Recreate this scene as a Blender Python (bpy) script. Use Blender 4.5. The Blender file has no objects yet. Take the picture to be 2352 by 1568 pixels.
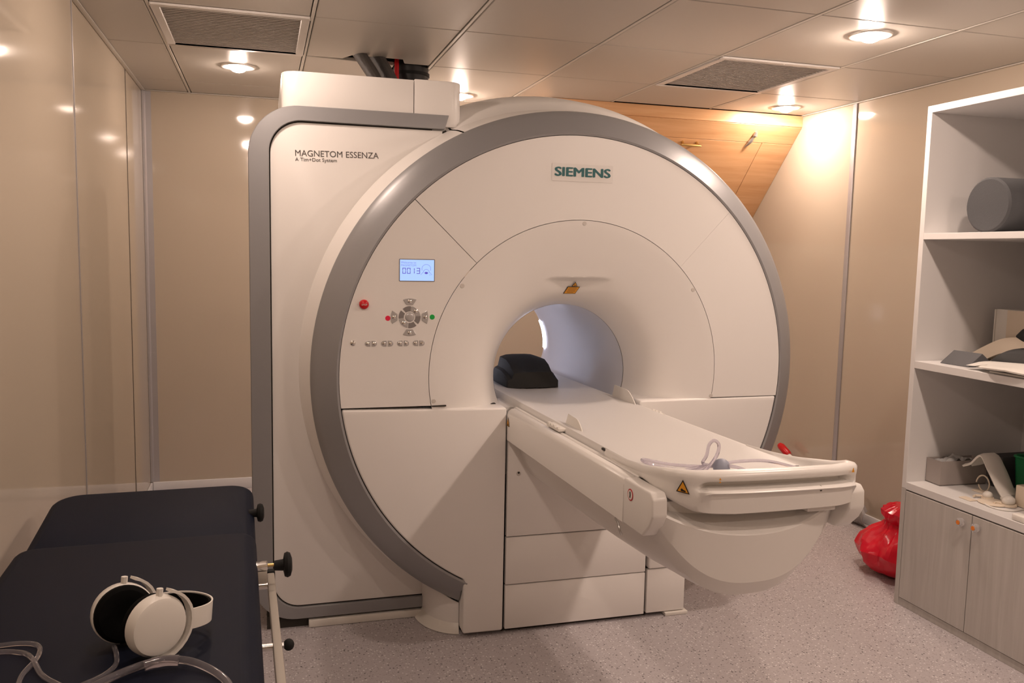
import bpy, bmesh, math, random
from mathutils import Matrix, Vector, noise
PI = math.pi
rad = math.radians
scene = bpy.context.scene
COL = scene.collection
random.seed(4)

# ------------------------------------------------------------------ camera
cam_d = bpy.data.cameras.new('camera')
cam = bpy.data.objects.new('camera', cam_d)
COL.objects.link(cam)
YAW, PITCH, ROLL, FPX = rad(16.435), rad(5.984), rad(1.159), 1942.5
cam_d.sensor_fit = 'HORIZONTAL'
cam_d.sensor_width = 36.0
cam_d.lens = FPX / 2352 * 36.0
cam_d.clip_start = 0.02
fwd = Vector((math.sin(YAW) * math.cos(PITCH), math.cos(YAW) * math.cos(PITCH), -math.sin(PITCH)))
rgt0 = Vector((math.cos(YAW), -math.sin(YAW), 0))
up0 = rgt0.cross(fwd)
rgt = math.cos(ROLL) * rgt0 + math.sin(ROLL) * up0
upv = -math.sin(ROLL) * rgt0 + math.cos(ROLL) * up0
cam.matrix_world = Matrix(((rgt.x, upv.x, -fwd.x, 0), (rgt.y, upv.y, -fwd.y, 0), (rgt.z, upv.z, -fwd.z, 1.5), (0, 0, 0, 1)))
scene.camera = cam

# ------------------------------------------------------------------ world, view, lamp power
w = bpy.data.worlds.new('world')
scene.world = w
w.use_nodes = True
w.node_tree.nodes['Background'].inputs[0].default_value = (0.9, 0.8, 0.7, 1)
w.node_tree.nodes['Background'].inputs[1].default_value = 0.0
scene.view_settings.view_transform = 'Standard'
scene.view_settings.look = 'None'
scene.view_settings.gamma = 1.0
scene.view_settings.use_curve_mapping = False
scene.view_settings.exposure = 0.19
LAMP_STRENGTH = 520.0     # lamps over the right half of the room
LAMP_STRENGTH_LEFT = 245.0  # dimmer row along the left wall
LAMP_COLOR = (1.0, 0.78, 0.65)

# ------------------------------------------------------------------ materials
def srgb(r, g, b):
    f = lambda c: (c / 255 / 12.92) if c / 255 <= 0.04045 else ((c / 255 + 0.055) / 1.055) ** 2.4
    return (f(r), f(g), f(b), 1)

def mat(name, col, rough=0.5, metal=0.0, spec=0.5, bump=None, var=None, emit=None, trans=0.0, ior=1.45, coat=0.0, sss=0.0, aniso=0.0):
    m = bpy.data.materials.new(name)
    m.use_nodes = True
    nt = m.node_tree
    p = nt.nodes['Principled BSDF']
    if len(col) == 3:
        col = (*col, 1)
    p.inputs['Base Color'].default_value = col
    p.inputs['Roughness'].default_value = rough
    p.inputs['Metallic'].default_value = metal
    p.inputs['Specular IOR Level'].default_value = spec
    p.inputs['IOR'].default_value = ior
    p.inputs['Transmission Weight'].default_value = trans
    p.inputs['Coat Weight'].default_value = coat
    if emit:
        p.inputs['Emission Color'].default_value = (*emit[0], 1)
        p.inputs['Emission Strength'].default_value = emit[1]
    tc = nt.nodes.new('ShaderNodeTexCoord')
    if var:      # (scale xyz, amount)
        mp = nt.nodes.new('ShaderNodeMapping')
        mp.inputs['Scale'].default_value = var[0]
        n = nt.nodes.new('ShaderNodeTexNoise')
        n.inputs['Scale'].default_value = 1.0
        n.inputs['Detail'].default_value = 5
        hsv = nt.nodes.new('ShaderNodeMix')
        hsv.data_type = 'RGBA'
        hsv.inputs['A'].default_value = [c * (1 - var[1]) for c in col[:3]] + [1]
        hsv.inputs['B'].default_value = [min(1, c * (1 + var[1])) for c in col[:3]] + [1]
        nt.links.new(tc.outputs['Object'], mp.inputs[0])
        nt.links.new(mp.outputs[0], n.inputs['Vector'])
        nt.links.new(n.outputs[0], hsv.inputs['Factor'])
        nt.links.new(hsv.outputs['Result'], p.inputs['Base Color'])
    if bump:     # (scale, strength)
        n2 = nt.nodes.new('ShaderNodeTexNoise')
        n2.inputs['Scale'].default_value = bump[0]
        n2.inputs['Detail'].default_value = 3
        b = nt.nodes.new('ShaderNodeBump')
        b.inputs['Strength'].default_value = bump[1]
        b.inputs['Distance'].default_value = 0.01
        nt.links.new(tc.outputs['Object'], n2.inputs['Vector'])
        nt.links.new(n2.outputs[0], b.inputs['Height'])
        nt.links.new(b.outputs[0], p.inputs['Normal'])
    return m

def floor_material():
    m = mat('speckled_vinyl', (0.5, 0.47, 0.47), 0.42, spec=0.4)
    nt = m.node_tree
    p = nt.nodes['Principled BSDF']
    tc = nt.nodes.new('ShaderNodeTexCoord')
    def specks(scale, lo, hi):
        v = nt.nodes.new('ShaderNodeTexVoronoi')
        v.inputs['Scale'].default_value = scale
        nt.links.new(tc.outputs['Object'], v.inputs['Vector'])
        r = nt.nodes.new('ShaderNodeMapRange')
        r.inputs['From Min'].default_value = lo
        r.inputs['From Max'].default_value = hi
        r.inputs['To Min'].default_value = 1
        r.inputs['To Max'].default_value = 0
        nt.links.new(v.outputs['Distance'], r.inputs['Value'])
        # only some cells carry a speck
        sx = nt.nodes.new('ShaderNodeSeparateColor')
        nt.links.new(v.outputs['Color'], sx.inputs[0])
        g = nt.nodes.new('ShaderNodeMath')
        g.operation = 'GREATER_THAN'
        g.inputs[1].default_value = 0.62
        nt.links.new(sx.outputs[0], g.inputs[0])
        mu = nt.nodes.new('ShaderNodeMath')
        mu.operation = 'MULTIPLY'
        nt.links.new(g.outputs[0], mu.inputs[0])
        nt.links.new(r.outputs[0], mu.inputs[1])
        return mu
    n = nt.nodes.new('ShaderNodeTexNoise')
    n.inputs['Scale'].default_value = 90
    n.inputs['Detail'].default_value = 4
    nt.links.new(tc.outputs['Object'], n.inputs['Vector'])
    base = nt.nodes.new('ShaderNodeMix')
    base.data_type = 'RGBA'
    base.inputs['A'].default_value = (0.40, 0.365, 0.375, 1)
    base.inputs['B'].default_value = (0.52, 0.485, 0.50, 1)
    nt.links.new(n.outputs[0], base.inputs['Factor'])
    prev = base
    for scale, lo, hi, c in ((75, 0.16, 0.30, (0.10, 0.09, 0.09, 1)), (130, 0.2, 0.36, (0.26, 0.23, 0.23, 1)), (90, 0.2, 0.36, (0.72, 0.70, 0.70, 1))):
        s = specks(scale, lo, hi)
        mx = nt.nodes.new('ShaderNodeMix')
        mx.data_type = 'RGBA'
        nt.links.new(s.outputs[0], mx.inputs['Factor'])
        nt.links.new(prev.outputs['Result'], mx.inputs['A'])
        mx.inputs['B'].default_value = c
        prev = mx
    nt.links.new(prev.outputs['Result'], p.inputs['Base Color'])
    return m

def wood_material(name, c1, c2, scale, rough=0.35):
    m = mat(name, c1, rough)
    nt = m.node_tree
    p = nt.nodes['Principled BSDF']
    tc = nt.nodes.new('ShaderNodeTexCoord')
    mp = nt.nodes.new('ShaderNodeMapping')
    mp.inputs['Scale'].default_value = scale
    n = nt.nodes.new('ShaderNodeTexNoise')
    n.inputs['Scale'].default_value = 1
    n.inputs['Detail'].default_value = 7
    n.inputs['Roughness'].default_value = 0.65
    n.inputs['Distortion'].default_value = 0.4
    cr = nt.nodes.new('ShaderNodeValToRGB')
    cr.color_ramp.elements[0].position = 0.3
    cr.color_ramp.elements[0].color = (*c1, 1)
    cr.color_ramp.elements[1].position = 0.7
    cr.color_ramp.elements[1].color = (*c2, 1)
    nt.links.new(tc.outputs['Object'], mp.inputs[0])
    nt.links.new(mp.outputs[0], n.inputs['Vector'])
    nt.links.new(n.outputs[0], cr.inputs[0])
    nt.links.new(cr.outputs[0], p.inputs['Base Color'])
    return m

M = {}
M['floor'] = floor_material()
M['wall'] = mat('beige_laminate', (0.50, 0.432, 0.347), 0.06, spec=0.6, ior=1.55, var=((0.6, 0.6, 0.4), 0.03))
M['joint'] = mat('joint_dark', (0.10, 0.085, 0.07), 0.5)
M['tile'] = mat('ceiling_tile', (0.53, 0.50, 0.455), 0.40, spec=0.5, var=((0.5, 0.5, 0.5), 0.03))
M['tbar'] = mat('ceiling_bar', (0.60, 0.57, 0.52), 0.35)
M['plenum'] = mat('plenum_dark', (0.012, 0.012, 0.012), 0.9, spec=0.1)
M['alu'] = mat('aluminium_strip', (0.48, 0.47, 0.49), 0.35, metal=0.5)
M['skirt'] = mat('white_skirting', (0.78, 0.78, 0.80), 0.35)
M['white'] = mat('scanner_white', (0.86, 0.835, 0.81), 0.32, spec=0.45, bump=(900, 0.02))
M['white2'] = mat('table_white', (0.80, 0.775, 0.745), 0.28, spec=0.5)
M['bed'] = mat('tabletop_white', (0.70, 0.68, 0.66), 0.38, spec=0.4)
M['silver'] = mat('silver_paint', (0.33, 0.33, 0.34), 0.40, metal=0.35, spec=0.5)
M['gap'] = mat('seam_dark', (0.03, 0.025, 0.02), 0.7)
M['body'] = mat('inner_body', (0.16, 0.145, 0.13), 0.7)
M['bore'] = mat('bore_liner', (0.72, 0.73, 0.78), 0.35)
M['lens'] = mat('lamp_lens', (1, 1, 1), 0.3, emit=(LAMP_COLOR, LAMP_STRENGTH))
M['lens_left'] = mat('lamp_lens_dim', (1, 1, 1), 0.3, emit=(LAMP_COLOR, LAMP_STRENGTH_LEFT))
M['lamp_ring'] = mat('lamp_trim', (0.75, 0.73, 0.70), 0.25, metal=0.5)
M['borelight'] = mat('bore_light', (1, 1, 1), 0.3, emit=((0.76, 0.80, 1.0), 14.0))
M['borelight_dim'] = mat('bore_light_dim', (1, 1, 1), 0.3, emit=((0.80, 0.80, 0.95), 9.0))
M['black'] = mat('black_plastic', (0.012, 0.012, 0.013), 0.35)
M['rubber'] = mat('black_rubber', (0.012, 0.012, 0.012), 0.6, spec=0.2)
M['duct'] = mat('cable_sleeve', (0.075, 0.068, 0.065), 0.55, bump=(60, 0.3))
M['wood'] = wood_material('beech_veneer', (0.56, 0.30, 0.135), (0.70, 0.425, 0.225), (1.2, 22, 22), 0.32)
M['brass'] = mat('brass', (0.65, 0.45, 0.18), 0.3, metal=0.9)
M['steel'] = mat('steel', (0.55, 0.54, 0.52), 0.28, metal=0.9)
M['chrome'] = mat('chrome', (0.8, 0.78, 0.75), 0.15, metal=1.0)
M['navy'] = mat('navy_vinyl', (0.0060, 0.0085, 0.019), 0.55, spec=0.12, bump=(1400, 0.12))
M['frame_grey'] = mat('grey_enamel', (0.42, 0.38, 0.33), 0.4)
M['cab'] = mat('cabinet_white', (0.71, 0.695, 0.685), 0.38)
M['door'] = wood_material('pale_ash_laminate', (0.44, 0.415, 0.385), (0.56, 0.53, 0.50), (30, 30, 1.6), 0.45)
M['acrylic'] = mat('clear_acrylic', (0.95, 0.95, 0.97), 0.08, trans=0.85, ior=1.45)
M['orange'] = mat('orange_plastic', (0.75, 0.22, 0.03), 0.4)
M['foam'] = mat('grey_foam', (0.075, 0.076, 0.08), 0.85, spec=0.2, bump=(500, 0.2))
M['foam_mid'] = mat('mid_grey_foam', (0.12, 0.12, 0.125), 0.8, spec=0.2, bump=(500, 0.15))
M['foam_dark'] = mat('dark_foam', (0.055, 0.055, 0.056), 0.75, spec=0.25, bump=(500, 0.15))
M['headpad'] = mat('charcoal_pad', (0.040, 0.039, 0.037), 0.7, spec=0.12, bump=(700, 0.1))
M['card'] = mat('grey_cardboard', (0.36, 0.32, 0.30), 0.8, spec=0.2)
M['plastic_clear'] = mat('thin_clear_plastic', (0.85, 0.85, 0.85), 0.25, trans=0.5)
M['offwhite'] = mat('offwhite_plastic', (0.78, 0.75, 0.70), 0.35)
M['cream'] = mat('cream_plastic', (0.72, 0.62, 0.50), 0.45)
M['green'] = mat('green_plastic', (0.01, 0.16, 0.055), 0.4)
M['red_bag'] = mat('red_polythene', (0.75, 0.006, 0.03), 0.2, spec=0.6, trans=0.12)
M['red'] = mat('red_plastic', (0.55, 0.01, 0.015), 0.3)
M['pinkred'] = mat('signal_red', (0.85, 0.02, 0.08), 0.4)
M['grn'] = mat('signal_green', (0.01, 0.42, 0.07), 0.4)
M['key'] = mat('key_silver', (0.50, 0.49, 0.49), 0.3, metal=0.35)
M['key_dark'] = mat('key_grey', (0.27, 0.25, 0.245), 0.4, metal=0.3)
M['screen'] = mat('lcd_screen', (0.02, 0.02, 0.03), 0.2, emit=((0.42, 0.60, 1.0), 0.95))
M['lcd_ink'] = mat('lcd_ink', (0.05, 0.03, 0.2), 0.4, emit=((0.13, 0.10, 0.62), 0.65))
M['lcd_ink_pale'] = mat('lcd_ink_pale', (0.05, 0.05, 0.2), 0.4, emit=((0.22, 0.25, 0.80), 0.75))
M['teal'] = mat('teal_print', (0.006, 0.115, 0.125), 0.4)
M['print'] = mat('grey_print', (0.10, 0.09, 0.085), 0.5)
M['yellow'] = mat('warning_yellow', (0.80, 0.36, 0.03), 0.45)
M['ink'] = mat('black_ink', (0.02, 0.012, 0.008), 0.5)
M['brown_ink'] = mat('brown_ink', (0.30, 0.13, 0.02), 0.5)
M['red_ink'] = mat('red_ink', (0.5, 0.02, 0.03), 0.5)
M['tubing'] = mat('clear_pvc_tube', (0.84, 0.80, 0.88), 0.07, trans=0.75, ior=1.3, spec=0.7)
M['tubing_dark'] = mat('clear_pvc_hose', (0.86, 0.82, 0.86), 0.05, trans=0.93, ior=1.33, spec=0.8)
M['ear_black'] = mat('ear_pad_black', (0.004, 0.004, 0.004), 0.8, spec=0.08)
M['ball'] = mat('bluegrey_rubber', (0.30, 0.32, 0.40), 0.45)
M['foil'] = mat('grey_plastic_sheet', (0.30, 0.28, 0.27), 0.25, spec=0.6)
M['glass_badge'] = mat('clear_badge', (0.86, 0.835, 0.81), 0.10, spec=0.6)
M['dimple'] = mat('cap_grey', (0.64, 0.60, 0.56), 0.5)
M['vent'] = mat('vent_white', (0.66, 0.63, 0.60), 0.45)

# ------------------------------------------------------------------ mesh helpers
class B:
    def __init__(s):
        s.v, s.f = [], []
    def add(s, vs, fs):
        o = len(s.v)
        s.v += [tuple(p) for p in vs]
        s.f += [[i + o for i in f] for f in fs]
        return s
    def box(s, x0, x1, y0, y1, z0, z1):
        return s.add([(x0, y0, z0), (x1, y0, z0), (x1, y1, z0), (x0, y1, z0), (x0, y0, z1), (x1, y0, z1), (x1, y1, z1), (x0, y1, z1)],
                     [(0, 3, 2, 1), (4, 5, 6, 7), (0, 1, 5, 4), (1, 2, 6, 5), (2, 3, 7, 6), (3, 0, 4, 7)])
    def prism(s, poly, axis, a, b):
        n = len(poly)
        def P(p, t):
            return {'X': (t, p[0], p[1]), 'Y': (p[0], t, p[1]), 'Z': (p[0], p[1], t)}[axis]
        vs = [P(p, a) for p in poly] + [P(p, b) for p in poly]
        fs = [list(range(n)), list(range(2 * n - 1, n - 1, -1))] + [(i, (i + 1) % n, n + (i + 1) % n, n + i) for i in range(n)]
        return s.add(vs, fs)
    def grid(s, fn, nu, nv, cu=False, cv=False):
        vs = [fn(i, j) for i in range(nu) for j in range(nv)]
        fs = []
        for i in range(nu if cu else nu - 1):
            for j in range(nv if cv else nv - 1):
                i2, j2 = (i + 1) % nu, (j + 1) % nv
                fs.append((i * nv + j, i2 * nv + j, i2 * nv + j2, i * nv + j2))
        return s.add(vs, fs)
    def lathe(s, prof, c, a0=0.0, a1=2 * PI, n=64, axis='Y'):
        full = abs(a1 - a0 - 2 * PI) < 1e-6
        m = n if full else n + 1
        def fn(i, j):
            a = a0 + (a1 - a0) * i / n
            r, t = prof[j]
            if axis == 'Y':
                return (c[0] + r * math.cos(a), t, c[1] + r * math.sin(a))
            if axis == 'Z':
                return (c[0] + r * math.cos(a), c[1] + r * math.sin(a), t)
            return (t, c[0] + r * math.cos(a), c[1] + r * math.sin(a))
        return s.grid(fn, m, len(prof), cu=full)
    def tube(s, path, r, n=8, cap=True, closed=False, flat=None):
        P = [Vector(p) for p in path]
        m = len(P)
        T = []
        for i in range(m):
            a = P[(i - 1) % m] if closed or i > 0 else P[i]
            b = P[(i + 1) % m] if closed or i < m - 1 else P[i]
            T.append((b - a).normalized())
        ref = Vector((0, 0, 1)) if abs(T[0].z) < 0.9 else Vector((1, 0, 0))
        u = (ref - T[0] * ref.dot(T[0])).normalized()
        rings = []
        for i in range(m):
            u = (u - T[i] * u.dot(T[i])).normalized()
            v = T[i].cross(u)
            ri = r[i] if isinstance(r, (list, tuple)) else r
            fa, fb = flat or (1, 1)
            rings.append([P[i] + u * math.cos(2 * PI * k / n) * ri * fa + v * math.sin(2 * PI * k / n) * ri * fb for k in range(n)])
        o = len(s.v)
        s.grid(lambda i, j: rings[i][j], m, n, cu=closed, cv=True)
        if cap and not closed:
            s.f.append([o + k for k in range(n)])
            s.f.append([o + (m - 1) * n + k for k in range(n - 1, -1, -1)])
        return s
    def ball(s, c, rx, ry=None, rz=None, n=16, m=10, lo=-PI / 2, hi=PI / 2):
        ry = ry or rx
        rz = rz or rx
        return s.grid(lambda i, j: (c[0] + rx * math.cos(2 * PI * i / n) * math.cos(lo + (hi - lo) * j / m),
                                    c[1] + ry * math.sin(2 * PI * i / n) * math.cos(lo + (hi - lo) * j / m),
                                    c[2] + rz * math.sin(lo + (hi - lo) * j / m)), n, m + 1, cu=True)
    def xf(s, mtx):
        s.v = [tuple(mtx @ Vector(p)) for p in s.v]
        return s
    def obj(s, name, m, parent=None, bevel=0.0, seg=2, smooth=35, world=False, solid=0.0, clip=None):
        me = bpy.data.meshes.new(name)
        bm = bmesh.new()
        vs = [bm.verts.new(p) for p in s.v]
        for f in s.f:
            try:
                bm.faces.new([vs[i] for i in f])
            except ValueError:
                pass
        bmesh.ops.remove_doubles(bm, verts=bm.verts, dist=1e-6)
        if clip:
            for co, no in clip:
                bmesh.ops.bisect_plane(bm, geom=bm.verts[:] + bm.edges[:] + bm.faces[:], plane_co=co, plane_no=no, clear_outer=True)
        bmesh.ops.recalc_face_normals(bm, faces=bm.faces)
        if solid:
            bmesh.ops.solidify(bm, geom=bm.faces[:], thickness=solid)
            bmesh.ops.recalc_face_normals(bm, faces=bm.faces)
        if bevel:
            es = [e for e in bm.edges if len(e.link_faces) == 2 and e.calc_face_angle(0) > rad(28)]
            bmesh.ops.bevel(bm, geom=es, offset=bevel, segments=seg, profile=0.5, affect='EDGES', clamp_overlap=True)
        bm.to_mesh(me)
        bm.free()
        me.materials.append(m if not isinstance(m, str) else M[m])
        if smooth:
            me.shade_smooth()
            me.set_sharp_from_angle(angle=rad(smooth))
        o = bpy.data.objects.new(name, me)
        COL.objects.link(o)
        if parent:
            o.parent = parent
            if world:
                o.matrix_parent_inverse = basis(parent).inverted()
        return o

def basis(o):
    return Matrix.LocRotScale(o.location, o.rotation_euler, o.scale)

def thing(name, label, cat, loc=(0, 0, 0), rot=(0, 0, 0), group=None):
    o = bpy.data.objects.new(name, None)
    o.empty_display_size = 0.1
    COL.objects.link(o)
    o.location = loc
    o.rotation_euler = rot
    return tag(o, label, cat, group)

def tag(o, label, cat, group=None):
    o['label'] = label
    o['category'] = cat
    if group:
        o['group'] = group
    return o

def struct(o):
    o['kind'] = 'structure'
    return o

def smoothpath(pts, n=8, closed=False):
    P = [Vector(p) for p in pts]
    out = []
    m = len(P)
    rng = range(m) if closed else range(m - 1)
    for i in rng:
        p0 = P[(i - 1) % m] if closed or i > 0 else P[0] * 2 - P[1]
        p1, p2 = P[i], P[(i + 1) % m]
        p3 = P[(i + 2) % m] if closed or i < m - 2 else P[-1] * 2 - P[-2]
        for k in range(n):
            t = k / n
            out.append(0.5 * (2 * p1 + (p2 - p0) * t + (2 * p0 - 5 * p1 + 4 * p2 - p3) * t * t + (3 * p1 - p0 - 3 * p2 + p3) * t ** 3))
    if not closed:
        out.append(P[-1])
    return out

def roundrect(x0, x1, y0, y1, r, n=8):
    rs = r if isinstance(r, (list, tuple)) else (r,) * 4    # corners: (x1,y1) (x0,y1) (x0,y0) (x1,y0)
    pts = []
    for (cx, cy, sx, sy, a0), rr in zip(((x1, y1, -1, -1, 0), (x0, y1, 1, -1, 90), (x0, y0, 1, 1, 180), (x1, y0, -1, 1, 270)), rs):
        if rr <= 0:
            pts.append((cx, cy))
            continue
        for k in range(n + 1):
            a = rad(a0 + 90 * k / n)
            pts.append((cx + sx * rr + rr * math.cos(a), cy + sy * rr + rr * math.sin(a)))
    return pts

_fonts = {}
def text(name, s, size, m, parent, mtx, ext=0.0004, align='LEFT', sx=1.0, off=0.0, spacing=1.0):
    cu = bpy.data.curves.new(name, 'FONT')
    cu.body = s
    cu.size = size
    cu.extrude = ext
    cu.align_x = align
    cu.offset = off
    cu.space_character = spacing
    cu.resolution_u = 4
    tmp = bpy.data.objects.new(name + '_tmp', cu)
    me = bpy.data.meshes.new_from_object(tmp)
    bpy.data.objects.remove(tmp)
    bpy.data.curves.remove(cu)
    me.name = name
    me.transform(mtx @ Matrix.Diagonal((sx, 1, 1, 1)))
    me.materials.clear()
    me.materials.append(M[m])
    o = bpy.data.objects.new(name, me)
    COL.objects.link(o)
    if parent:
        o.parent = parent
    return o

def facing_front(x, y, z):      # text / badge plane facing -Y, upright
    return Matrix.Translation((x, y, z)) @ Matrix.Rotation(PI / 2, 4, 'X')

# ================================================================== ROOM SHELL
XL, XR, YB, YFR, H = -0.67, 3.30, 5.45, -1.7, 2.40
fl = struct(B().box(XL - .1, XR + .1, YFR - .1, YB + .1, -0.05, 0).obj('floor', 'floor', smooth=0))

# walls: dark core (joint colour) with separate laminate panels standing proud of it
def wall(name, core, panels):
    w_ = struct(B().box(*core).obj(name, 'joint', smooth=0))
    for p in panels:
        B().box(*p).obj('panel', 'wall', w_, bevel=0.0015, seg=1)
    return w_
G = 0.003
def yr(ys):
    return [(a + G, b - G) for a, b in zip(ys[:-1], ys[1:])]
wall('wall_left', (XL - .06, XL - .012, YFR, YB, 0, H + .05), [(XL - .014, XL, a, b, 0.0, H + .04) for a, b in yr([YFR, -.3, .98, 2.27, 3.555, 4.835, YB])])
wall('wall_right', (XR + .012, XR + .06, YFR, YB, 0, H + .05), [(XR, XR + .014, a, b, 0.0, H + .04) for a, b in yr([YFR, -.75, .5, 1.75, 3.0, 4.25, YB])])
wall('wall_back', (XL, XR, YB + .012, YB + .06, 0, H + .05), [(a, b, YB, YB + .014, 0.0, H + .04) for a, b in yr([XL, .6, 1.85, XR])])
wall('wall_front', (XL, XR, YFR - .06, YFR - .012, 0, H + .05), [(a, b, YFR - .014, YFR, 0.0, H + .04) for a, b in yr([XL, .6, 1.85, XR])])
struct(B().box(XL + .012, XR, YB - .014, YB, 0, .066).obj('baseboard_back', 'skirt', bevel=.004))
struct(B().box(XR - .012, XR, 3.0, YB - .02, 0, .055).obj('baseboard_right', 'skirt', bevel=.004))
struct(B().box(XL, XL + .012, YFR, YB - .016, 0, .066).obj('baseboard_left', 'skirt', bevel=.004))
struct(B().prism([(XL + .001, YB - .012), (XL + .012, YB - .012), (XL + .02, YB - .001), (XL + .05, YB - .001), (XL + .05, YB), (XL, YB), ], 'Z', .067, H).obj('trim_1', 'alu'))
struct(B().box(XR - .008, XR, 4.232, 4.268, .056, H).obj('trim_2', 'alu', bevel=.003))
struct(B().box(XL, XL + .003, 3.551, 3.559, .067, H - .005).obj('trim_3', 'alu'))
struct(B().box(XL, XL + .002, 4.829, 4.841, .067, H - .007).obj('trim_7', 'joint'))
# cornice angle where walls meet the ceiling
struct(B().box(XL + .001, XL + .022, YFR, YB - .02, H - .006, H - .001).obj('trim_4', 'tbar', bevel=.002))
struct(B().box(XL + .022, 1.6, YB - .022, YB - .001, H - .006, H - .001).obj('trim_5', 'tbar', bevel=.002))
struct(B().box(XR - .022, XR - .001, YFR, 4.74, H - .006, H - .001).obj('trim_6', 'tbar', bevel=.002))

# ceiling: dark slab above (plenum) with one tile per grid cell and bars between
ceil = struct(B().box(XL - .05, XR + .05, YFR - .05, YB + .05, H + .42, H + .46).obj('ceiling', 'plenum', smooth=0))
CX_ = [XL, -.406, .195, .797, 1.407, 1.99, 2.63, XR]
CY_ = [YFR, -.7, 0.0, .7, 1.4, 2.1, 2.8, 3.5, 4.2, 5.08, YB]
VENTS = [(1, 7), (5, 7)]
for i in range(len(CX_) - 1):
    for j in range(len(CY_) - 1):
        x0, x1, y0, y1 = CX_[i] + .0105, CX_[i + 1] - .0105, CY_[j] + .003, CY_[j + 1] - .003
        if (i, j) in VENTS:
            continue
        if i >= 4 or (i == 3 and False):
            if y0 > 4.74 and i > 4:
                continue
            y1 = min(y1, 4.735) if i > 4 else y1
        b = B()
        if (i, j) == (2, 7):      # tile with a notch where the cable sleeves come down
            b.prism([(x0, y0), (x1, y0), (x1, y1), (.665, y1), (.645, y1 - .085), (.41, y1 - .085), (.375, y1 - .01), (.375, y1), (x0, y1)], 'Z', H, H + .018)
        elif (i, j) == (2, 8):    # displaced tile, open beside it
            b.prism([(x0, y0 + .008), (.625, y0 + .05), (.625, y1), (x0, y1)], 'Z', H, H + .018)
        else:
            b.box(x0, x1, y0, y1, H, H + .018)
        b.obj('tile', 'tile', ceil, bevel=.003, seg=1)
        if (i, j) == (2, 8):
            B().box(.64, x1, 4.62, y1, H, H + .018).obj('tile', 'tile', ceil, bevel=.003, seg=1)
for x in CX_[1:-1]:
    B().box(x - .0065, x + .0065, YFR, YB - .02 if x < 1.6 else (4.74 if x > 2 else YB - .02), H - .0012, H + .03).obj('grid_bar', 'tbar', ceil, bevel=.0015, seg=1)

# ------------------------------------------------------------------ wooden bulkhead (slanted, behind the scanner)
wd = thing('wooden_bulkhead', 'orange beech bulkhead slanting down from the ceiling behind the scanner', 'panel', (2.45, 5.1, 1.6))
WX0, WX1, WY, WZ = 1.615, XR - .001, 4.755, 2.33
B().box(WX0, WX1, WY, WY + .02, WZ, H - .001).obj('fascia', 'wood', wd, world=True, bevel=.0015, seg=1)
dirv = Vector((0, YB - WY, -(YB - WY) * 1.06)).normalized()     # down the slope
nrm = Vector((0, -dirv.z * -1, dirv.y * -1)).normalized()
nrm = Vector((0, dirv.z, -dirv.y)).normalized()                 # faces the room
SL = (Vector((0, YB - WY, -(YB - WY) * 1.06))).length - .03
def slope(x, d, n=0.0):
    p = Vector((x, WY + .002, WZ)) + dirv * d + nrm * n
    return (p.x, p.y, p.z)
def slab(b, x0, x1, d0, d1, n0, n1):
    vs = [slope(x, d, n) for n in (n0, n1) for x, d in ((x0, d0), (x1, d0), (x1, d1), (x0, d1))]
    return b.add(vs, [(0, 1, 2, 3), (7, 6, 5, 4), (0, 4, 5, 1), (1, 5, 6, 2), (2, 6, 7, 3), (3, 7, 4, 0)])
slab(B(), WX0, WX1, 0.004, .135, -.02, 0).obj('top_rail', 'wood', wd, world=True, bevel=.001, seg=1)
slab(B(), 3.075, WX1, .138, SL, -.02, 0).obj('side_rail', 'wood', wd, world=True, bevel=.001, seg=1)
slab(B(), WX0, 3.072, .138, SL, -.021, -.001).obj('hatch', 'wood', wd, world=True, bevel=.001, seg=1)
slab(B(), WX0, WX1, .002, SL + .02, -.03, -.022).obj('backing', 'joint', wd, world=True)
B().prism([(WY + .001, WZ), (WY + .001, H - .001), (YB - .001, H - .001), (YB - .001, WZ - (YB - WY) * 1.06)], 'X', WX0 + .001, WX0 + .02).obj('end_panel', 'wood', wd, world=True)
hd = B()
ha, hb = Vector(slope(2.50, .165, .028)), Vector(slope(2.64, .168, .028))
hd.tube([ha, ha * .75 + hb * .25, ha * .5 + hb * .5, ha * .25 + hb * .75, hb], [.006, .009, .010, .009, .006], 10)
hob = hd.obj('handle', 'brass', wd, world=True)
for hx in (2.52, 2.62):
    B().tube([slope(hx, .166, 0), slope(hx, .166, .02), slope(hx, .166, .03)], [.011, .007, .010], 10).obj('post', 'brass', hob)
la = B()
la.tube([slope(2.992, .055, .006), slope(2.990, .075, .012), slope(2.988, .090, .008)], [.010, .015, .008], 12)
la.tube([slope(2.986, .088, .010), slope(2.978, .115, .014), slope(2.970, .140, .012), slope(2.960, .170, .006)], [.006, .013, .010, .003], 10)
lat = la.obj('latch', 'steel', wd, world=True)

# ------------------------------------------------------------------ recessed downlights
def downlight(x, y, label, r=.082):
    t = thing('downlight', label, 'ceiling light', (x, y, H), group='recessed ceiling downlights')
    B().lathe([(r * .565, -.0015), (r * .66, -.003), (r * .80, -.005), (r * .92, -.0075), (r, -.006), (r * 1.04, -.001)], (0, 0), n=40, axis='Z').obj('trim_ring', 'lamp_ring', t)
    le = B().lathe([(.0001, -.030), (r * .18, -.0285), (r * .34, -.0235), (r * .47, -.0155), (r * .55, -.0065), (r * .57, -.0020)], (0, 0), n=32, axis='Z').obj('lens', 'lens' if x > .5 else 'lens_left', t)
    return t
downlight(-.11, 4.57, 'lit downlight in the ceiling beyond the left air vent')
downlight(1.10, 4.90, 'lit downlight half hidden behind the scanner cap box')
downlight(3.02, 4.53, 'lit downlight in the ceiling above the wooden bulkhead corner')
downlight(2.354, 2.97, 'large lit downlight in the ceiling near the white shelf cabinet')
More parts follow.
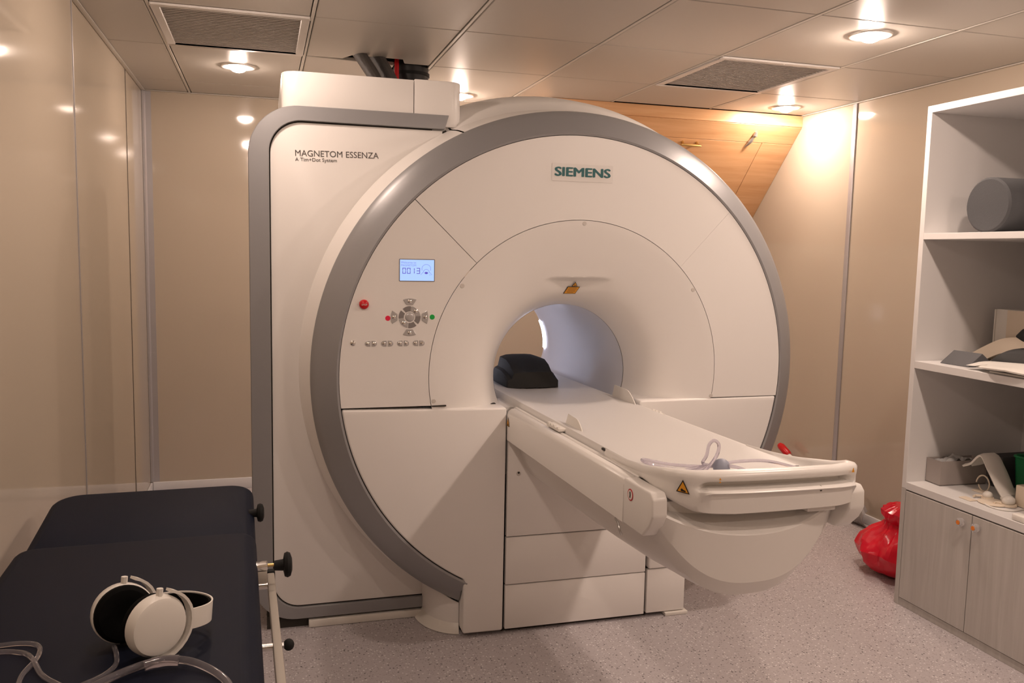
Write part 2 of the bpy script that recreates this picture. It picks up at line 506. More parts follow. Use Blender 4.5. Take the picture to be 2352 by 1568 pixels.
downlight(-.11, 3.04, 'lit downlight just above the left air vent at the picture top')
for lx, ly, where in ((-.06, 1.8, 'lit downlight in the ceiling over the navy examination couch'),
                      (2.1, 1.9, 'lit downlight in the ceiling over the floor beside the table foot'),
                      (2.1, .6, 'lit downlight in the ceiling over the open floor in front of the cabinet'),
                      (-.06, .3, 'lit downlight in the ceiling over the near end of the couch'),
                      (2.1, -.7, 'lit downlight in the ceiling furthest from the scanner')):
    downlight(lx, ly, where)

# ------------------------------------------------------------------ ceiling air vents
def vent(x0, x1, y0, y1, label, n=24):
    t = thing('air_vent', label, 'air vent', ((x0 + x1) / 2, (y0 + y1) / 2, H), group='ceiling air vents')
    fw = .034
    fr = B()
    for bx in ((x0, x1, y0, y0 + fw), (x0, x1, y1 - fw, y1), (x0, x0 + fw, y0 + fw, y1 - fw), (x1 - fw, x1, y0 + fw, y1 - fw)):
        fr.box(*bx, H - .007, H + .012)
    fr.obj('frame', 'vent', t, world=True, bevel=.003, seg=1)
    B().box(x0 + .01, x1 - .01, y0 + .01, y1 - .01, H + .03, H + .034).obj('backing', 'card', t, world=True)
    st = (y1 - y0 - 2 * fw) / n
    first = None
    for k in range(n):
        yc = y0 + fw + st * (k + .5)
        if first is None:
            b = B()
            b.prism([(-.0085, -.006), (-.0065, -.0075), (.0045, .0085), (.0025, .0095)], 'X', x0 + fw - .004 - (x0 + x1) / 2, x1 - fw + .004 - (x0 + x1) / 2)
            s = b.obj('slat', 'vent', t)
            first = s
        else:
            s = first.copy()
            COL.objects.link(s)
            s.parent = t
        s.location = (0, yc - (y0 + y1) / 2, 0.004)
vent(-.398, .187, 3.507, 4.193, 'wide louvred air vent in the ceiling near the left wall')
vent(1.998, 2.622, 3.507, 4.193, 'louvred air vent in the ceiling in front of the wooden bulkhead')

# ------------------------------------------------------------------ sleeves and pipe above the scanner
s1 = tag(B().tube(smoothpath([(.37, 4.16, 2.62), (.40, 4.14, 2.48), (.445, 4.10, 2.40), (.495, 4.05, 2.31), (.535, 4.0, 2.22), (.55, 3.97, 2.165)], 6), .048, 14, flat=(.55, 1)).obj('cable_sleeve', 'duct'),
         'dark cable sleeve, left of the pair dropping through the ceiling opening', 'cable', 'cable sleeves above the scanner')
s2 = tag(B().tube(smoothpath([(.47, 4.2, 2.62), (.495, 4.17, 2.47), (.53, 4.14, 2.40), (.575, 4.09, 2.31), (.61, 4.05, 2.22), (.625, 4.02, 2.165)], 6), .052, 14, flat=(.6, 1)).obj('cable_sleeve', 'duct'),
         'dark cable sleeve, right of the pair beside the black pipe', 'cable', 'cable sleeves above the scanner')
qp = thing('quench_pipe', 'black pipe rising from the scanner top into the ceiling', 'pipe', (.725, 4.3, 2.1))
B().tube([(.715, 4.3, 2.1), (.715, 4.3, 2.75)], .088, 32).obj('pipe', 'black', qp, world=True)
B().lathe([(.087, 2.36), (.093, 2.36), (.093, 2.375), (.087, 2.375)], (.715, 4.3), n=32, axis='Z').obj('clamp_ring', 'rubber', qp, world=True)
tag(B().tube([(.632, 4.215, 2.12), (.632, 4.215, 2.6)], .011, 10).obj('red_cable', 'red'), 'thin red cable between the sleeves and the black pipe', 'cable')

# ================================================================== MRI SCANNER
SX, SZ, YF = 1.172, 1.036, 3.08
mri = thing('mri_scanner', 'large white MRI scanner with round silver-ringed front and cabinet column', 'scanner', (1.1, 3.7, 0))
def sp(b, name, m, parent=None, **k):
    p = parent or mri
    return b.obj(name, m, p, world=(p is mri), **k)
RI, RO = .914, 1.012
RF = .596
FX, FZ = 1.184, 1.034
BX, BZ, RB = 1.188, 1.004, .289
# dark body core behind the covers
sp(B().lathe([(.62, YF + .03), (.90, YF + .03), (.985, YF + .08), (1.02, YF + .2), (1.05, YF + .3)], (SX, SZ), n=96), 'core', 'body', clip=[((0, 0, .012), (0, 0, -1))])
sp(B().box(.745, 1.60, YF + .03, YF + .5, .02, .62), 'base_core', 'body')
# silver ring
prof_ring = [(RI, YF + .012), (RI, YF - .001), (RI + .008, YF - .003), (.955, YF + .016), (.99, YF + .040), (1.008, YF + .058), (RO, YF + .067), (RO - .004, YF + .075)]
sp(B().lathe(prof_ring, (SX, SZ), rad(-62), rad(242.5), 160), 'silver_ring', 'silver')
# ring ends run straight down at the base
ringL = B().lathe(prof_ring, (SX, SZ), rad(242.3), rad(262), 30)
sp(ringL, 'silver_ring_end', 'silver', clip=[((.728, 0, 0), (1, 0, 0))])
# white rim behind the ring, in two lengths with a seam
prof_rim = [(RO - .006, YF + .070), (1.014, YF + .090), (1.023, YF + .125), (1.032, YF + .165), (1.040, YF + .215), (1.046, YF + .252)]
prof_rim2 = prof_rim + [(1.078, YF + .29), (1.110, YF + .36), (1.135, YF + .47), (1.145, YF + .62), (1.145, 4.1), (1.09, 4.42), (.95, 4.55)]
sp(B().lathe(prof_rim2, (SX, SZ), rad(-66), rad(115.8), 110), 'rim_cover', 'white', clip=[((0, 0, .015), (0, 0, -1))])
sp(B().lathe(prof_rim2, (SX, SZ), rad(116.25), rad(247), 90), 'rim_cover', 'white', clip=[((0, 0, .012), (0, 0, -1)), ((.73, 0, 0), (1, 0, 0)) if False else ((9, 0, 0), (1, 0, 0))])
sp(B().lathe([(1.0, 4.5), (.98, 4.56), (.8, 4.6), (.42, 4.6), (.37, 4.56)], (SX, SZ), n=96), 'rear_cover', 'white', clip=[((0, 0, .012), (0, 0, -1))])

sp(B().lathe([(1.040, YF + .2505), (1.0525, YF + .2505)], (SX, SZ), rad(117), rad(243), 90), 'seam_ring', 'gap')
# front covers: three sectors of the disc above the ledge, plate 12 mm thick
ZL = .922
def annulus_sector(a0, a1, r0=RF + .0012, r1=RI - .002, n=48, zmin=None):
    b = B()
    outer = [(SX + r1 * math.cos(a0 + (a1 - a0) * k / n), SZ + r1 * math.sin(a0 + (a1 - a0) * k / n)) for k in range(n + 1)]
    inner = [(FX + r0 * math.cos(a0 + (a1 - a0) * k / n), FZ + r0 * math.sin(a0 + (a1 - a0) * k / n)) for k in range(n + 1)]
    vs, fs = [], []
    for k in range(n + 1):
        for (p, q) in ((inner[k], outer[k]),):
            for y in (YF, YF + .012):
                for t in (0, .33, .66, 1):
                    vs.append((p[0] + (q[0] - p[0]) * t, y, p[1] + (q[1] - p[1]) * t))
    for k in range(n):
        o, o2 = k * 8, (k + 1) * 8
        for t in range(3):
            fs.append((o + t, o + t + 1, o2 + t + 1, o2 + t))
            fs.append((o + 4 + t, o2 + 4 + t, o2 + 5 + t, o + 5 + t))
        fs.append((o, o2, o2 + 4, o + 4))
        fs.append((o + 3, o + 7, o2 + 7, o2 + 3))
    for o in (0, n * 8):
        for t in range(3):
            fs.append((o + t, o + 4 + t, o + 5 + t, o + t + 1))
    return b.add(vs, fs)
g_ = .0014 / .75
sp(annulus_sector(rad(45) + g_ * .2, rad(134.6) - g_), 'top_cover', 'white')
lc = sp(annulus_sector(rad(134.6) + g_ * .6, rad(192)), 'control_cover', 'white', clip=[((0, 0, ZL + .003), (0, 0, -1))])
sp(annulus_sector(rad(-12), rad(45) - g_ * .2), 'side_cover', 'white', clip=[((0, 0, ZL + .001), (0, 0, -1))])

# funnel (inner cover) with the shallow laser recess above the bore
FPATH = None
def funnel_pt(a, t):
    # t 0..1 from outer seam to tube
    prof = [(0, RF - .0008, 0), (.10, .568, .0022), (.22, .530, .008), (.34, .486, .0165), (.45, .445, .029), (.55, .408, .044), (.64, .376, .063), (.72, .350, .087), (.80, .328, .120), (.88, .307, .168), (.94, .297, .200), (1.0, RB, .232)]
    global FPATH
    if FPATH is None:
        FPATH = smoothpath(prof, 12)
    for k in range(len(FPATH) - 1):
        if t <= FPATH[k + 1].x + 1e-9:
            q = (t - FPATH[k].x) / max(1e-9, FPATH[k + 1].x - FPATH[k].x)
            r = FPATH[k].y + (FPATH[k + 1].y - FPATH[k].y) * q
            d = FPATH[k].z + (FPATH[k + 1].z - FPATH[k].z) * q
            break
    cx = FX + (BX - FX) * t
    cz = FZ + (BZ - FZ) * t
    x, z = cx + r * math.cos(a), cz + r * math.sin(a)
    y = YF + d
    dx = (x - 1.19) / .145
    if abs(dx) < 1 and z > BZ:
        wdt = (1 - dx * dx) ** 1.2
        zt = 1.408
        q = (zt - z) / .013
        if q > 0:
            push = min(1, q)
            push = push * push * (3 - 2 * push)
            fade = max(0.0, min(1, (z - 1.31) / .07))
            y += .030 * wdt * push * fade
        else:
            y -= .006 * wdt * max(0, 1 + q / 2.5)
    return (x, y, z)
NA, NT = 200, 74
fun = B().grid(lambda i, j: funnel_pt(2 * PI * i / NA, j / (NT - 1)), NA, NT, cu=True)
fob = sp(fun, 'funnel_cover', 'white', smooth=50, clip=[((0, 0, .86), (0, 0, -1))])
# bore tube with rear flare and light
bt = [(RB + .001, YF + .236), (RB, YF + .24), (RB, 4.30)]
sp(B().lathe(bt, (BX, BZ), n=96), 'bore_tube', 'bore', solid=0)
sp(B().lathe([(RB + .0015, 4.303), (RB + .004, 4.36), (RB + .016, 4.44), (RB + .05, 4.52), (RB + .09, 4.57)], (BX, BZ), n=96), 'rear_flare', 'bore')
sp(B().lathe([(RB + .0035, 4.375), (RB + .012, 4.435)], (BX, BZ), rad(-4), rad(25), 24), 'bore_light', 'borelight', solid=.002)
sp(B().lathe([(RB - .002, 3.98), (RB - .002, 4.12)], (BX, BZ), rad(166), rad(196), 24), 'bore_light', 'borelight_dim', solid=.002)
sp(B().lathe([(RB - .0006, YF + .2315), (RB - .0006, YF + .2350)], (BX, BZ), n=96), 'bore_seam', 'gap')
sp(B().box(BX + .05, BX + .30, 4.0, 4.01, .845, .85), 'bore_rail', 'bore')

# caps on the funnel cover
for k, (px, pz) in enumerate(((1.191, 1.618), (.711, 1.374), (1.668, 1.366), (.608, .942), (1.77, .930))):
    d = Vector((px - FX, pz - FZ))
    y = YF - .0008 + (0.001 if k < 3 else .001)
    sp(B().lathe([(.0001, y - .0018), (.0075, y - .0016), (.0085, y), (.0085, y + .006)], (px, pz), n=20), 'screw_cap', 'dimple')

# lower front covers
def circ_z(x, r, low=True):
    return SZ - math.sqrt(max(0, r * r - (x - SX) ** 2))
def lower_cover(left):
    r = RI - .003
    pts = []
    if left:
        xe, xi = .732, .893
        zz = ZL - .003
        a0 = math.atan2(zz - SZ, -math.sqrt(r * r - (zz - SZ) ** 2))
        a1 = math.atan2(circ_z(xe, r) - SZ, xe - SX)
        a0 %= 2 * PI
        a1 %= 2 * PI
        pts = [(SX + r * math.cos(a0 + (a1 - a0) * k / 40), SZ + r * math.sin(a0 + (a1 - a0) * k / 40)) for k in range(41)]
        pts += [(xe, .018), (xi, .016), (xi, ZL - .015)]
    else:
        xe, xi = 1.69, 1.452
        zz = ZL - .001
        a0 = math.atan2(zz - SZ, math.sqrt(r * r - (zz - SZ) ** 2))
        a1 = math.atan2(circ_z(1.60, r) - SZ, 1.60 - SX)
        pts = [(SX + r * math.cos(a0 + (a1 - a0) * k / 40), SZ + r * math.sin(a0 + (a1 - a0) * k / 40)) for k in range(41)]
        pts += [(1.60, .21), (1.518, .21), (1.518, .62), (xi, .62), (xi, ZL - .004)]
    return pts
sp(B().prism(lower_cover(True), 'Y', YF - .002, YF + .16), 'lower_cover', 'white', bevel=.008, seg=3, smooth=40)
sp(B().prism(lower_cover(False), 'Y', YF - .002, YF + .16), 'lower_cover', 'white', bevel=.008, seg=3, smooth=40)
# ledge filler under the funnel
sp(B().box(.60, 1.75, YF + .10, YF + .30, .60, ZL - .03), 'ledge_block', 'white')
# ledge clips (small dark slots)
for (a, b_, z) in ((.60, .655, ZL + .0005), ):
    sp(B().box(a, b_, YF - .003, YF + .01, z - .0015, z + .003), 'slot', 'gap')
sp(B().box(.84, .872, YF + .085, YF + .105, ZL - .020, ZL - .012), 'slot', 'gap')
sp(B().box(1.50, 1.545, YF + .06, YF + .08, ZL - .018, ZL - .010), 'slot', 'gap')

# base panels under the table
for (x0, x1, z0, z1) in ((.9035, 1.506, .393, .80), (.9035, 1.506, .198, .389), (.9035, 1.506, .016, .194), (1.516, 1.69, .018, .205)):
    sp(B().box(x0, x1, YF + .006, YF + .03, z0, z1), 'base_panel', 'white', bevel=.003)
sp(B().box(1.60, 1.69, YF + .03, YF + .35, .018, .205), 'base_side', 'white', bevel=.003)
sp(B().box(1.60, 1.705, YF - .004, YF + .35, .0, .014), 'floor_flange', 'offwhite', bevel=.003)
sp(B().box(.895, 1.52, YF + .03, YF + .10, .0, .62), 'panel_backing', 'gap')
sp(B().lathe([(.0001, YF + .0035), (.004, YF + .0038), (.0045, YF + .008)], (.948, .648), n=14), 'screw', 'gap')
sp(B().lathe([(.0001, YF + .0048), (.009, YF + .005), (.0095, YF + .008)], (.948, .644), n=18), 'screw_washer', 'dimple')

# curved plinth beside the ring end, with floor flange
def plan_curve(off, n=14):
    pts = []
    for k in range(n + 1):
        a = rad(180 + 80 * k / n)
        pts.append((.755 + (.135 + off) * math.cos(a), 3.33 + (.182 + off) * math.sin(a)))
    return pts
pc = plan_curve(0)
sp(B().grid(lambda i, j: (pc[i][0], pc[i][1], .012 + (SZ - math.sqrt(1.016 ** 2 - (pc[i][0] - SX) ** 2) - .016) * (0, .35, .7, 1)[j]), len(pc), 4), 'plinth', 'white', solid=.004)
pf, pg = plan_curve(.0), plan_curve(.036)
sp(B().grid(lambda i, j: ((pf[i][0], pf[i][1], .035), (pg[i][0] * .5 + pf[i][0] * .5, pg[i][1] * .5 + pf[i][1] * .5, .010), (pg[i][0], pg[i][1], .001))[j], len(pf), 3), 'floor_flange', 'offwhite', solid=.003)

# --- column cabinet to the left of the disc
YC = 3.332
sp(B().prism(roundrect(-.045, .70, .045, 2.02, (.0, .16, .14, 0), 10), 'Y', YC + .012, 4.45), 'column_body', 'white', bevel=.004)
face_poly = roundrect(.029, .68, .092, 1.969, (.0, .115, .10, 0), 12)
sp(B().prism(face_poly, 'Y', YC - .004, YC + .012), 'column_panel', 'white', bevel=.003)
sp(B().prism(roundrect(.02, .64, .08, 1.985, (.0, .115, .10, 0), 12), 'Y', YC + .004, YC + .0125), 'panel_gap', 'gap')
# silver frame: three runs with rounded corners, lofted
outer = [(.704, 2.030)] + [(.135 + .185 * math.cos(rad(90 + 90 * k / 14)), 1.845 + .185 * math.sin(rad(90 + 90 * k / 14))) for k in range(15)] + \
        [(-.05, 1.4), (-.05, .8)] + [(.115 + .165 * math.cos(rad(180 + 90 * k / 14)), .203 + .165 * math.sin(rad(180 + 90 * k / 14))) for k in range(15)] + [(.62, .038)]
inner = [(.687, 1.975)] + [(.145 + .12 * math.cos(rad(90 + 90 * k / 14)), 1.855 + .12 * math.sin(rad(90 + 90 * k / 14))) for k in range(15)] + \
        [(.025, 1.4), (.025, .8)] + [(.13 + .105 * math.cos(rad(180 + 90 * k / 14)), .191 + .105 * math.sin(rad(180 + 90 * k / 14))) for k in range(15)] + [(.62, .086)]
def frame_pt(i, j):
    o, n_ = outer[i], inner[i]
    t, y = ((0, YC + .012), (0, YC - .010), (.03, YC - .014), (.5, YC - .016), (.96, YC - .016), (1, YC - .012), (1, YC + .012))[j]
    t = 1 - t if False else t
    return (n_[0] + (o[0] - n_[0]) * t, y + t * .006, n_[1] + (o[1] - n_[1]) * t)
fr = B().grid(frame_pt, len(outer), 7)
fr.f.append([k for k in range(7)])
fr.f.append([(len(outer) - 1) * 7 + k for k in range(7)])
sp(fr, 'column_frame', 'silver', smooth=40)
# column base line and floor strip
sp(B().box(.16, .62, YC - .016, YC + .02, .001, .030), 'floor_strip', 'offwhite', bevel=.003)
sp(B().box(.0, .16, YC + .01, YC + .2, .0, .05), 'foot', 'gap')
# --- cap box on top of the column, two pieces
sp(B().prism(roundrect(.073, .5655, YC - .004, 4.10, (0, 0, .06, 0), 8), 'Z', 1.98, 2.156), 'cap_box', 'white', bevel=.003)
sp(B().prism(roundrect(.5685, .758, YC - .004, 4.10, (0, 0, 0, .05), 8), 'Z', 1.985, 2.160), 'cap_box', 'white', bevel=.003)

# --- lettering
text('lettering', 'MAGNETOM ESSENZA', .0325, 'print', mri, Matrix.Translation(-mri.location) @ facing_front(.117, YC - .0045, 1.845) @ Matrix.Rotation(rad(.9), 4, 'Z'), sx=.97)
text('lettering', 'A Tim+Dot System', .0185, 'print', mri, Matrix.Translation(-mri.location) @ facing_front(.119, YC - .0045, 1.8265) @ Matrix.Rotation(rad(.9), 4, 'Z'), sx=1.06)
bd = sp(B().prism(roundrect(1.052, 1.303, 1.775, 1.842, .004, 3), 'Y', YF - .0022, YF - .0004), 'badge', 'glass_badge', bevel=.0006, seg=1)
t_ = text('lettering', 'SIEMENS', .0475, 'teal', mri, Matrix.Translation(-mri.location) @ facing_front(1.0625, YF - .0030, 1.7945), sx=1.29, ext=.0006)
bmt = bmesh.new()
bmt.from_mesh(t_.data)
for dx, dz in ((.0024, 0), (-.0024, 0), (.0010, .0009), (-.0010, -.0009)):
    g = bmesh.ops.duplicate(bmt, geom=[f for f in bmt.faces if f.index < 0 or not f.tag][:len(t_.data.polygons)])
    bmesh.ops.translate(bmt, verts=[v for v in g['geom'] if isinstance(v, bmesh.types.BMVert)], vec=(dx, abs(dx) * .05, dz))
bmt.to_mesh(t_.data)
bmt.free()

# --- controls on the left cover
disp = sp(B().prism(roundrect(.4745, .6065, 1.388, 1.4705, .003, 3), 'Y', YF - .0012, YF + .002), 'display', 'key_dark')
def dp(b, name, m, **k):
    return b.obj(name, m, disp, **k)
dp(B().box(.4775, .6035, YF - .0018, YF - .001, 1.391, 1.4675), 'screen', 'screen', smooth=0)
YD = YF - .0021
def dtext(s, size, x, z, m='lcd_ink_pale', sx=.95):
    text('screen_text', s, size, m, disp, facing_front(x, YD, z), ext=.0001, sx=sx)
dtext('Welcome to', .0115, .4805, 1.4535)
dtext('MAGNETOM', .0105, .4805, 1.4435)
def seg7(ch, x, z, w_=.0125, h=.0215, t=.0023):
    segs = {'0': 'abcdef', '1': 'bc', '3': 'abgcd'}[ch]
    R = {'a': (0, w_, h - t, h), 'g': (0, w_, h / 2 - t / 2, h / 2 + t / 2), 'd': (0, w_, 0, t), 'f': (0, t, h / 2 + .0008, h - .0012), 'e': (0, t, .0012, h / 2 - .0008), 'b': (w_ - t, w_, h / 2 + .0008, h - .0012), 'c': (w_ - t, w_, .0012, h / 2 - .0008)}
    b = B()
    for c in segs:
        q = R[c]
        b.box(x + q[0], x + q[1], YD - .0001, YD + .0002, z + q[2], z + q[3])
    dp(b, 'digit', 'lcd_ink', smooth=0)
for ch, x in (('0', .4865), ('0', .5035), ('1', .5185), ('3', .5385)):
    seg7(ch, x, 1.4165)
ic = B()
def stroke(b, pts, r=.0008):
    b.tube([(p[0], YD, p[1]) for p in pts], r, 5, cap=False)
stroke(ic, [(.5745 + .0165 * math.cos(rad(a)), 1.4345 + .0165 * math.sin(rad(a))) for a in range(-20, 201, 10)])
stroke(ic, [(.5745 + .0115 * math.cos(rad(a)), 1.4205 + .0125 * math.sin(rad(a))) for a in range(0, 181, 15)])
stroke(ic, [(.563, 1.4225), (.5535, 1.413), (.563, 1.413)])
stroke(ic, [(.586, 1.4225), (.5965, 1.413), (.585, 1.413)])
dp(ic, 'icon', 'lcd_ink_pale')
ic2 = B()
ic2.prism([(.5675, 1.4195), (.5705, 1.4235), (.5785, 1.4235), (.5815, 1.4195), (.5775, 1.416), (.5715, 1.416)], 'Y', YD - .0001, YD + .0002)
dp(ic2, 'icon_patient', 'lcd_ink', smooth=0)

stp = sp(B().lathe([(.0001, YF - .016), (.010, YF - .0150), (.0155, YF - .011), (.0175, YF - .005), (.0175, YF)], (.348, 1.304), n=28), 'stop_button', 'red')
text('stop_text', 'STOP', .0085, 'offwhite', stp, facing_front(.348, YF - .0163, 1.3005), ext=.0001, align='CENTER')
WCX, WCZ = .5145, 1.2575
def ring_seg(b, r0, r1, a0, a1, y0, y1, n=8):
    pts = [(WCX + r1 * math.cos(rad(a0 + (a1 - a0) * k / n)), WCZ + r1 * math.sin(rad(a0 + (a1 - a0) * k / n))) for k in range(n + 1)] + \
          [(WCX + r0 * math.cos(rad(a1 + (a0 - a1) * k / n)), WCZ + r0 * math.sin(rad(a1 + (a0 - a1) * k / n))) for k in range(n + 1)]
    return b.prism(pts, 'Y', y0, y1)
for (a0, a1, m_) in ((83, 130, 'key_dark'), (142, 188, 'key_dark'), (191, 258, 'key'), (262, 309, 'key_dark'), (321, 367, 'key_dark'), (10, 80, 'key')):
    k_ = sp(ring_seg(B(), .0215, .0405, a0, a1, YF - .002, YF + .003), 'wheel_key', m_, bevel=.0008, seg=1)
    if m_ == 'key':
        am = rad((a0 + a1) / 2)
        B().ball((WCX + .031 * math.cos(am), YF - .002, WCZ + .031 * math.sin(am)), .0085, .004, .0085).obj('key_bump', 'chrome', k_)
sp(B().lathe([(.0001, YF - .0035), (.011, YF - .0045), (.0145, YF - .0030), (.0165, YF - .0012), (.0175, YF)], (WCX, WCZ), n=28), 'wheel_knob', 'key')
for a in (0, 90, 180, 270):
    b = B()
    r0, r1 = .0465, .0690
    poly = []
    for k in range(9):
        q = rad(a - 21 + 42 * k / 8)
        poly.append((WCX + r1 * math.cos(q), WCZ + r1 * math.sin(q)))
    for q in (a + 15, a - 15):
        poly.append((WCX + r0 * math.cos(rad(q)), WCZ + r0 * math.sin(rad(q))))
    k_ = sp(b.prism(poly, 'Y', YF - .003, YF + .002), 'direction_key', 'key', bevel=.001, seg=1)
    B().ball((WCX + .058 * math.cos(rad(a)), YF - .002, WCZ + .058 * math.sin(rad(a))), .008, .004, .008).obj('key_bump', 'chrome', k_)
sp(B().lathe([(.0001, YF - .0008), (.0095, YF - .0008), (.0095, YF)], (.4345, 1.2535), n=20), 'red_marker', 'pinkred')
sp(B().lathe([(.0001, YF - .0008), (.0095, YF - .0008), (.0095, YF)], (.5985, 1.2575), n=20), 'green_marker', 'grn')
for bx in (.3085, ):
    sp(B().ball((bx, YF, 1.163), .0105, .006, .0105, 18, 10), 'push_button', 'chrome')
for px in (.3735, .4325, .491, .549):
    for s_ in (-1, 1):
        b = B()
        pts = [(px + s_ * .0025, 1.1505), (px + s_ * .0025, 1.1715)] + [(px + s_ * (.0115 + .0105 * math.cos(rad(q))), 1.161 + .0105 * math.sin(rad(q))) for q in (70, 40, 15, -15, -40, -70)]
        k_ = sp(b.prism(pts, 'Y', YF - .0025, YF + .002), 'push_button', 'key', bevel=.0008, seg=1)
        B().ball((px + s_ * .0118, YF - .0018, 1.161), .0072, .0038, .0072).obj('key_bump', 'chrome', k_)

# --- laser warning sticker on the funnel
def surf_y(x, z):
    best = None
    for k in range(400):
        t = k / 399
        cx, cz = FX + (BX - FX) * t, FZ + (BZ - FZ) * t
        p = funnel_pt(math.atan2(z - cz, x - cx), t)
        d = (p[0] - x) ** 2 + (p[2] - z) ** 2
        if best is None or d < best[0]:
            best = (d, p[1])
    return best[1]
_ya, _yb = surf_y(1.19, 1.338), surf_y(1.19, 1.392)
def plane_y0(z):
    return _ya + (_yb - _ya) * (z - 1.338) / .054
_shift = max(plane_y0(1.338 + .054 * k / 8) - surf_y(x, 1.338 + .054 * k / 8) for k in range(9) for x in (1.152, 1.17, 1.19, 1.205, 1.22))
def plane_y(z):
    return plane_y0(z) - max(0, _shift) + .0012
def sticker(name, poly, m, lift, th=.0006, parent=None):
    b = B()
    n = len(poly)
    poly = [(x + .008, z) for x, z in poly]
    ys = [plane_y(z) - lift for x, z in poly]
    pts = [(x, y, z) for (x, z), y in zip(poly, ys)] + [(x, y + th, z) for (x, z), y in zip(poly, ys)]
    b.add(pts, [list(range(n)), list(range(2 * n - 1, n - 1, -1))] + [(i, (i + 1) % n, n + (i + 1) % n, n + i) for i in range(n)])
    return sp(b, name, m, parent)
w1 = sticker('warning_sticker', [(1.157, 1.370), (1.209, 1.370), (1.197, 1.341), (1.146, 1.341)], 'ink', .0022)
sticker('sticker_face', [(1.1592, 1.3683), (1.2062, 1.3683), (1.1955, 1.3427), (1.1492, 1.3427)], 'yellow', .0028, parent=w1)
for k in range(5):
    z = 1.3645 - k * .0045
    ins = (.009, .006, .010, .007, .012)[k]
    x0 = 1.157 - (1.370 - z) * .38
    sticker('sticker_text', [(x0 + ins, z + .0008), (x0 + .051 - ins, z + .0008), (x0 + .051 - ins, z - .0008), (x0 + ins, z - .0008)], 'brown_ink', .0033, th=.0004, parent=w1)
w2 = sticker('warning_sticker', [(1.185, 1.3895), (1.1975, 1.3715), (1.1735, 1.3715)], 'ink', .0022)
sticker('sticker_face', [(1.185, 1.3865), (1.1945, 1.3730), (1.1765, 1.3730)], 'yellow', .0028, parent=w2)
sticker('sticker_symbol', [(1.1852 + .0022 * math.cos(q), 1.3765 + .0022 * math.sin(q)) for q in [2 * PI * k / 10 for k in range(10)]], 'ink', .0033, th=.0004, parent=w2)

# ================================================================== PATIENT TABLE (local: x across, -y out of the scanner)
tb = thing('patient_table', 'white cantilevered patient table sliding out of the scanner bore', 'patient table', (1.173, 3.085, 0), (-.014, 0, .010))
def tp(b, name, m, parent=None, **k):
    return b.obj(name, m, parent or tb, **k)
def S(pts):      # (x, s, z) -> local
    return [(p[0], -p[1], p[2]) for p in pts]
# side rails
railprof = [(-.277, .780), (-.277, .880), (-.272, .894), (-.262, .902), (-.246, .904), (-.240, .898), (-.240, .780)]
def rail(sgn, s0, s1, name):
    b = B()
    n = len(railprof)
    vs = [(sgn * -p[0] * -1 if sgn < 0 else -p[0], -s, p[1]) for s in (s0, s1) for p in railprof]
    vs = [((p[0] if sgn < 0 else -p[0] + .013), -s, p[1]) for s in (s0, s1) for p in railprof]
    b.add(vs, [list(range(n)), list(range(2 * n - 1, n - 1, -1))] + [(i, (i + 1) % n, n + (i + 1) % n, n + i) for i in range(n)])
    return tp(b, name, 'white2', smooth=40, bevel=.0015, seg=1)
rail(-1, 0.012, 1.088, 'side_rail')
rail(1, 0.012, 1.16, 'side_rail')
# rail end caps
for sgn, s0, s1 in ((-1, 1.0895, 1.262), (1, 1.1615, 1.312)):
    poly = [(-s0, .780), (-s0, .903), (-(s1 - .016), .903), (-(s1 - .002), .888), (-s1, .845), (-(s1 - .018), .815), (-(s1 - .055), .780)]
    x0, x1 = (-.278, -.236) if sgn < 0 else (.256, .304)
    cap_ = tp(B().prism(poly, 'X', x0, x1), 'rail_end_cap', 'white2', bevel=.006, seg=3, smooth=45)
# strip beside the tabletop (leaves the thin dark grooves)
tp(B().box(-.237, -.226, -1.09, .02, .80, .9035), 'guide_strip', 'white2', bevel=.002, seg=1)
tp(B().box(.226, .250, -1.15, .02, .80, .9035), 'guide_strip', 'white2', bevel=.002, seg=1)
tp(B().box(-.2395, .2395, -1.05, .02, .795, .885), 'carriage_core', 'gap')
tp(B().box(-.238, .250, -1.215, -1.052, .78, .868), 'end_bulkhead', 'white2', bevel=.004)

# hull below
def hull_z(x, s):
    k = min(1, max(0, s / 1.2))
    k = k * k
    hw = .232 + .043 * k
    ex = 6.0 - 3.3 * k
    u = min(1, abs(x) / .28)
    return .612 + (.165 + .06 * k) * u ** ex, hw
NX, NS = 49, 13
def hull_pt(i, j):
    u = -1 + 2 * i / (NX - 1)
    u = math.copysign(abs(u) ** .85, u)
    def at(s, dz=0.0):
        z, hw = hull_z(u * .28, s)
        return (u * hw + .007 * min(1, s / 1.2) ** 2, -s, z + dz)
    send = 1.275 - .045 * u * u
    zb, hw = hull_z(u * .28, 1.2)
    zlip = .790 + .068 * abs(u) ** 2.2
    zcr = min(zb + .048 * (1 - .7 * abs(u) ** 3), zlip - .004)
    if j < 7:
        return at(.0 + 1.19 * j / 6)
    if j == 7:
        return (u * hw + .007, -(send - .030), zb + .006)
    if j == 8:
        return (u * hw + .007, -(send - .004), zcr - .006)
    if j == 9:
        return (u * hw + .007, -send, zcr)
    if j == 10:
        return (u * hw * .995 + .007, -(send + .012), zlip - .003)
    if j == 11:
        return (u * hw * .985 + .007, -(send + .008), zlip + .002)
    return (u * hw * .94 + .007, -(send - .15), .874)
tp(B().grid(hull_pt, NX, NS), 'hull', 'white2', smooth=28)
# hook under the rail
tp(B().tube(smoothpath([(-.266, -1.02, .768), (-.272, -1.03, .774), (-.273, -1.05, .768), (-.272, -1.062, .750), (-.266, -1.060, .738)], 5), .0028, 6), 'hook', 'steel')

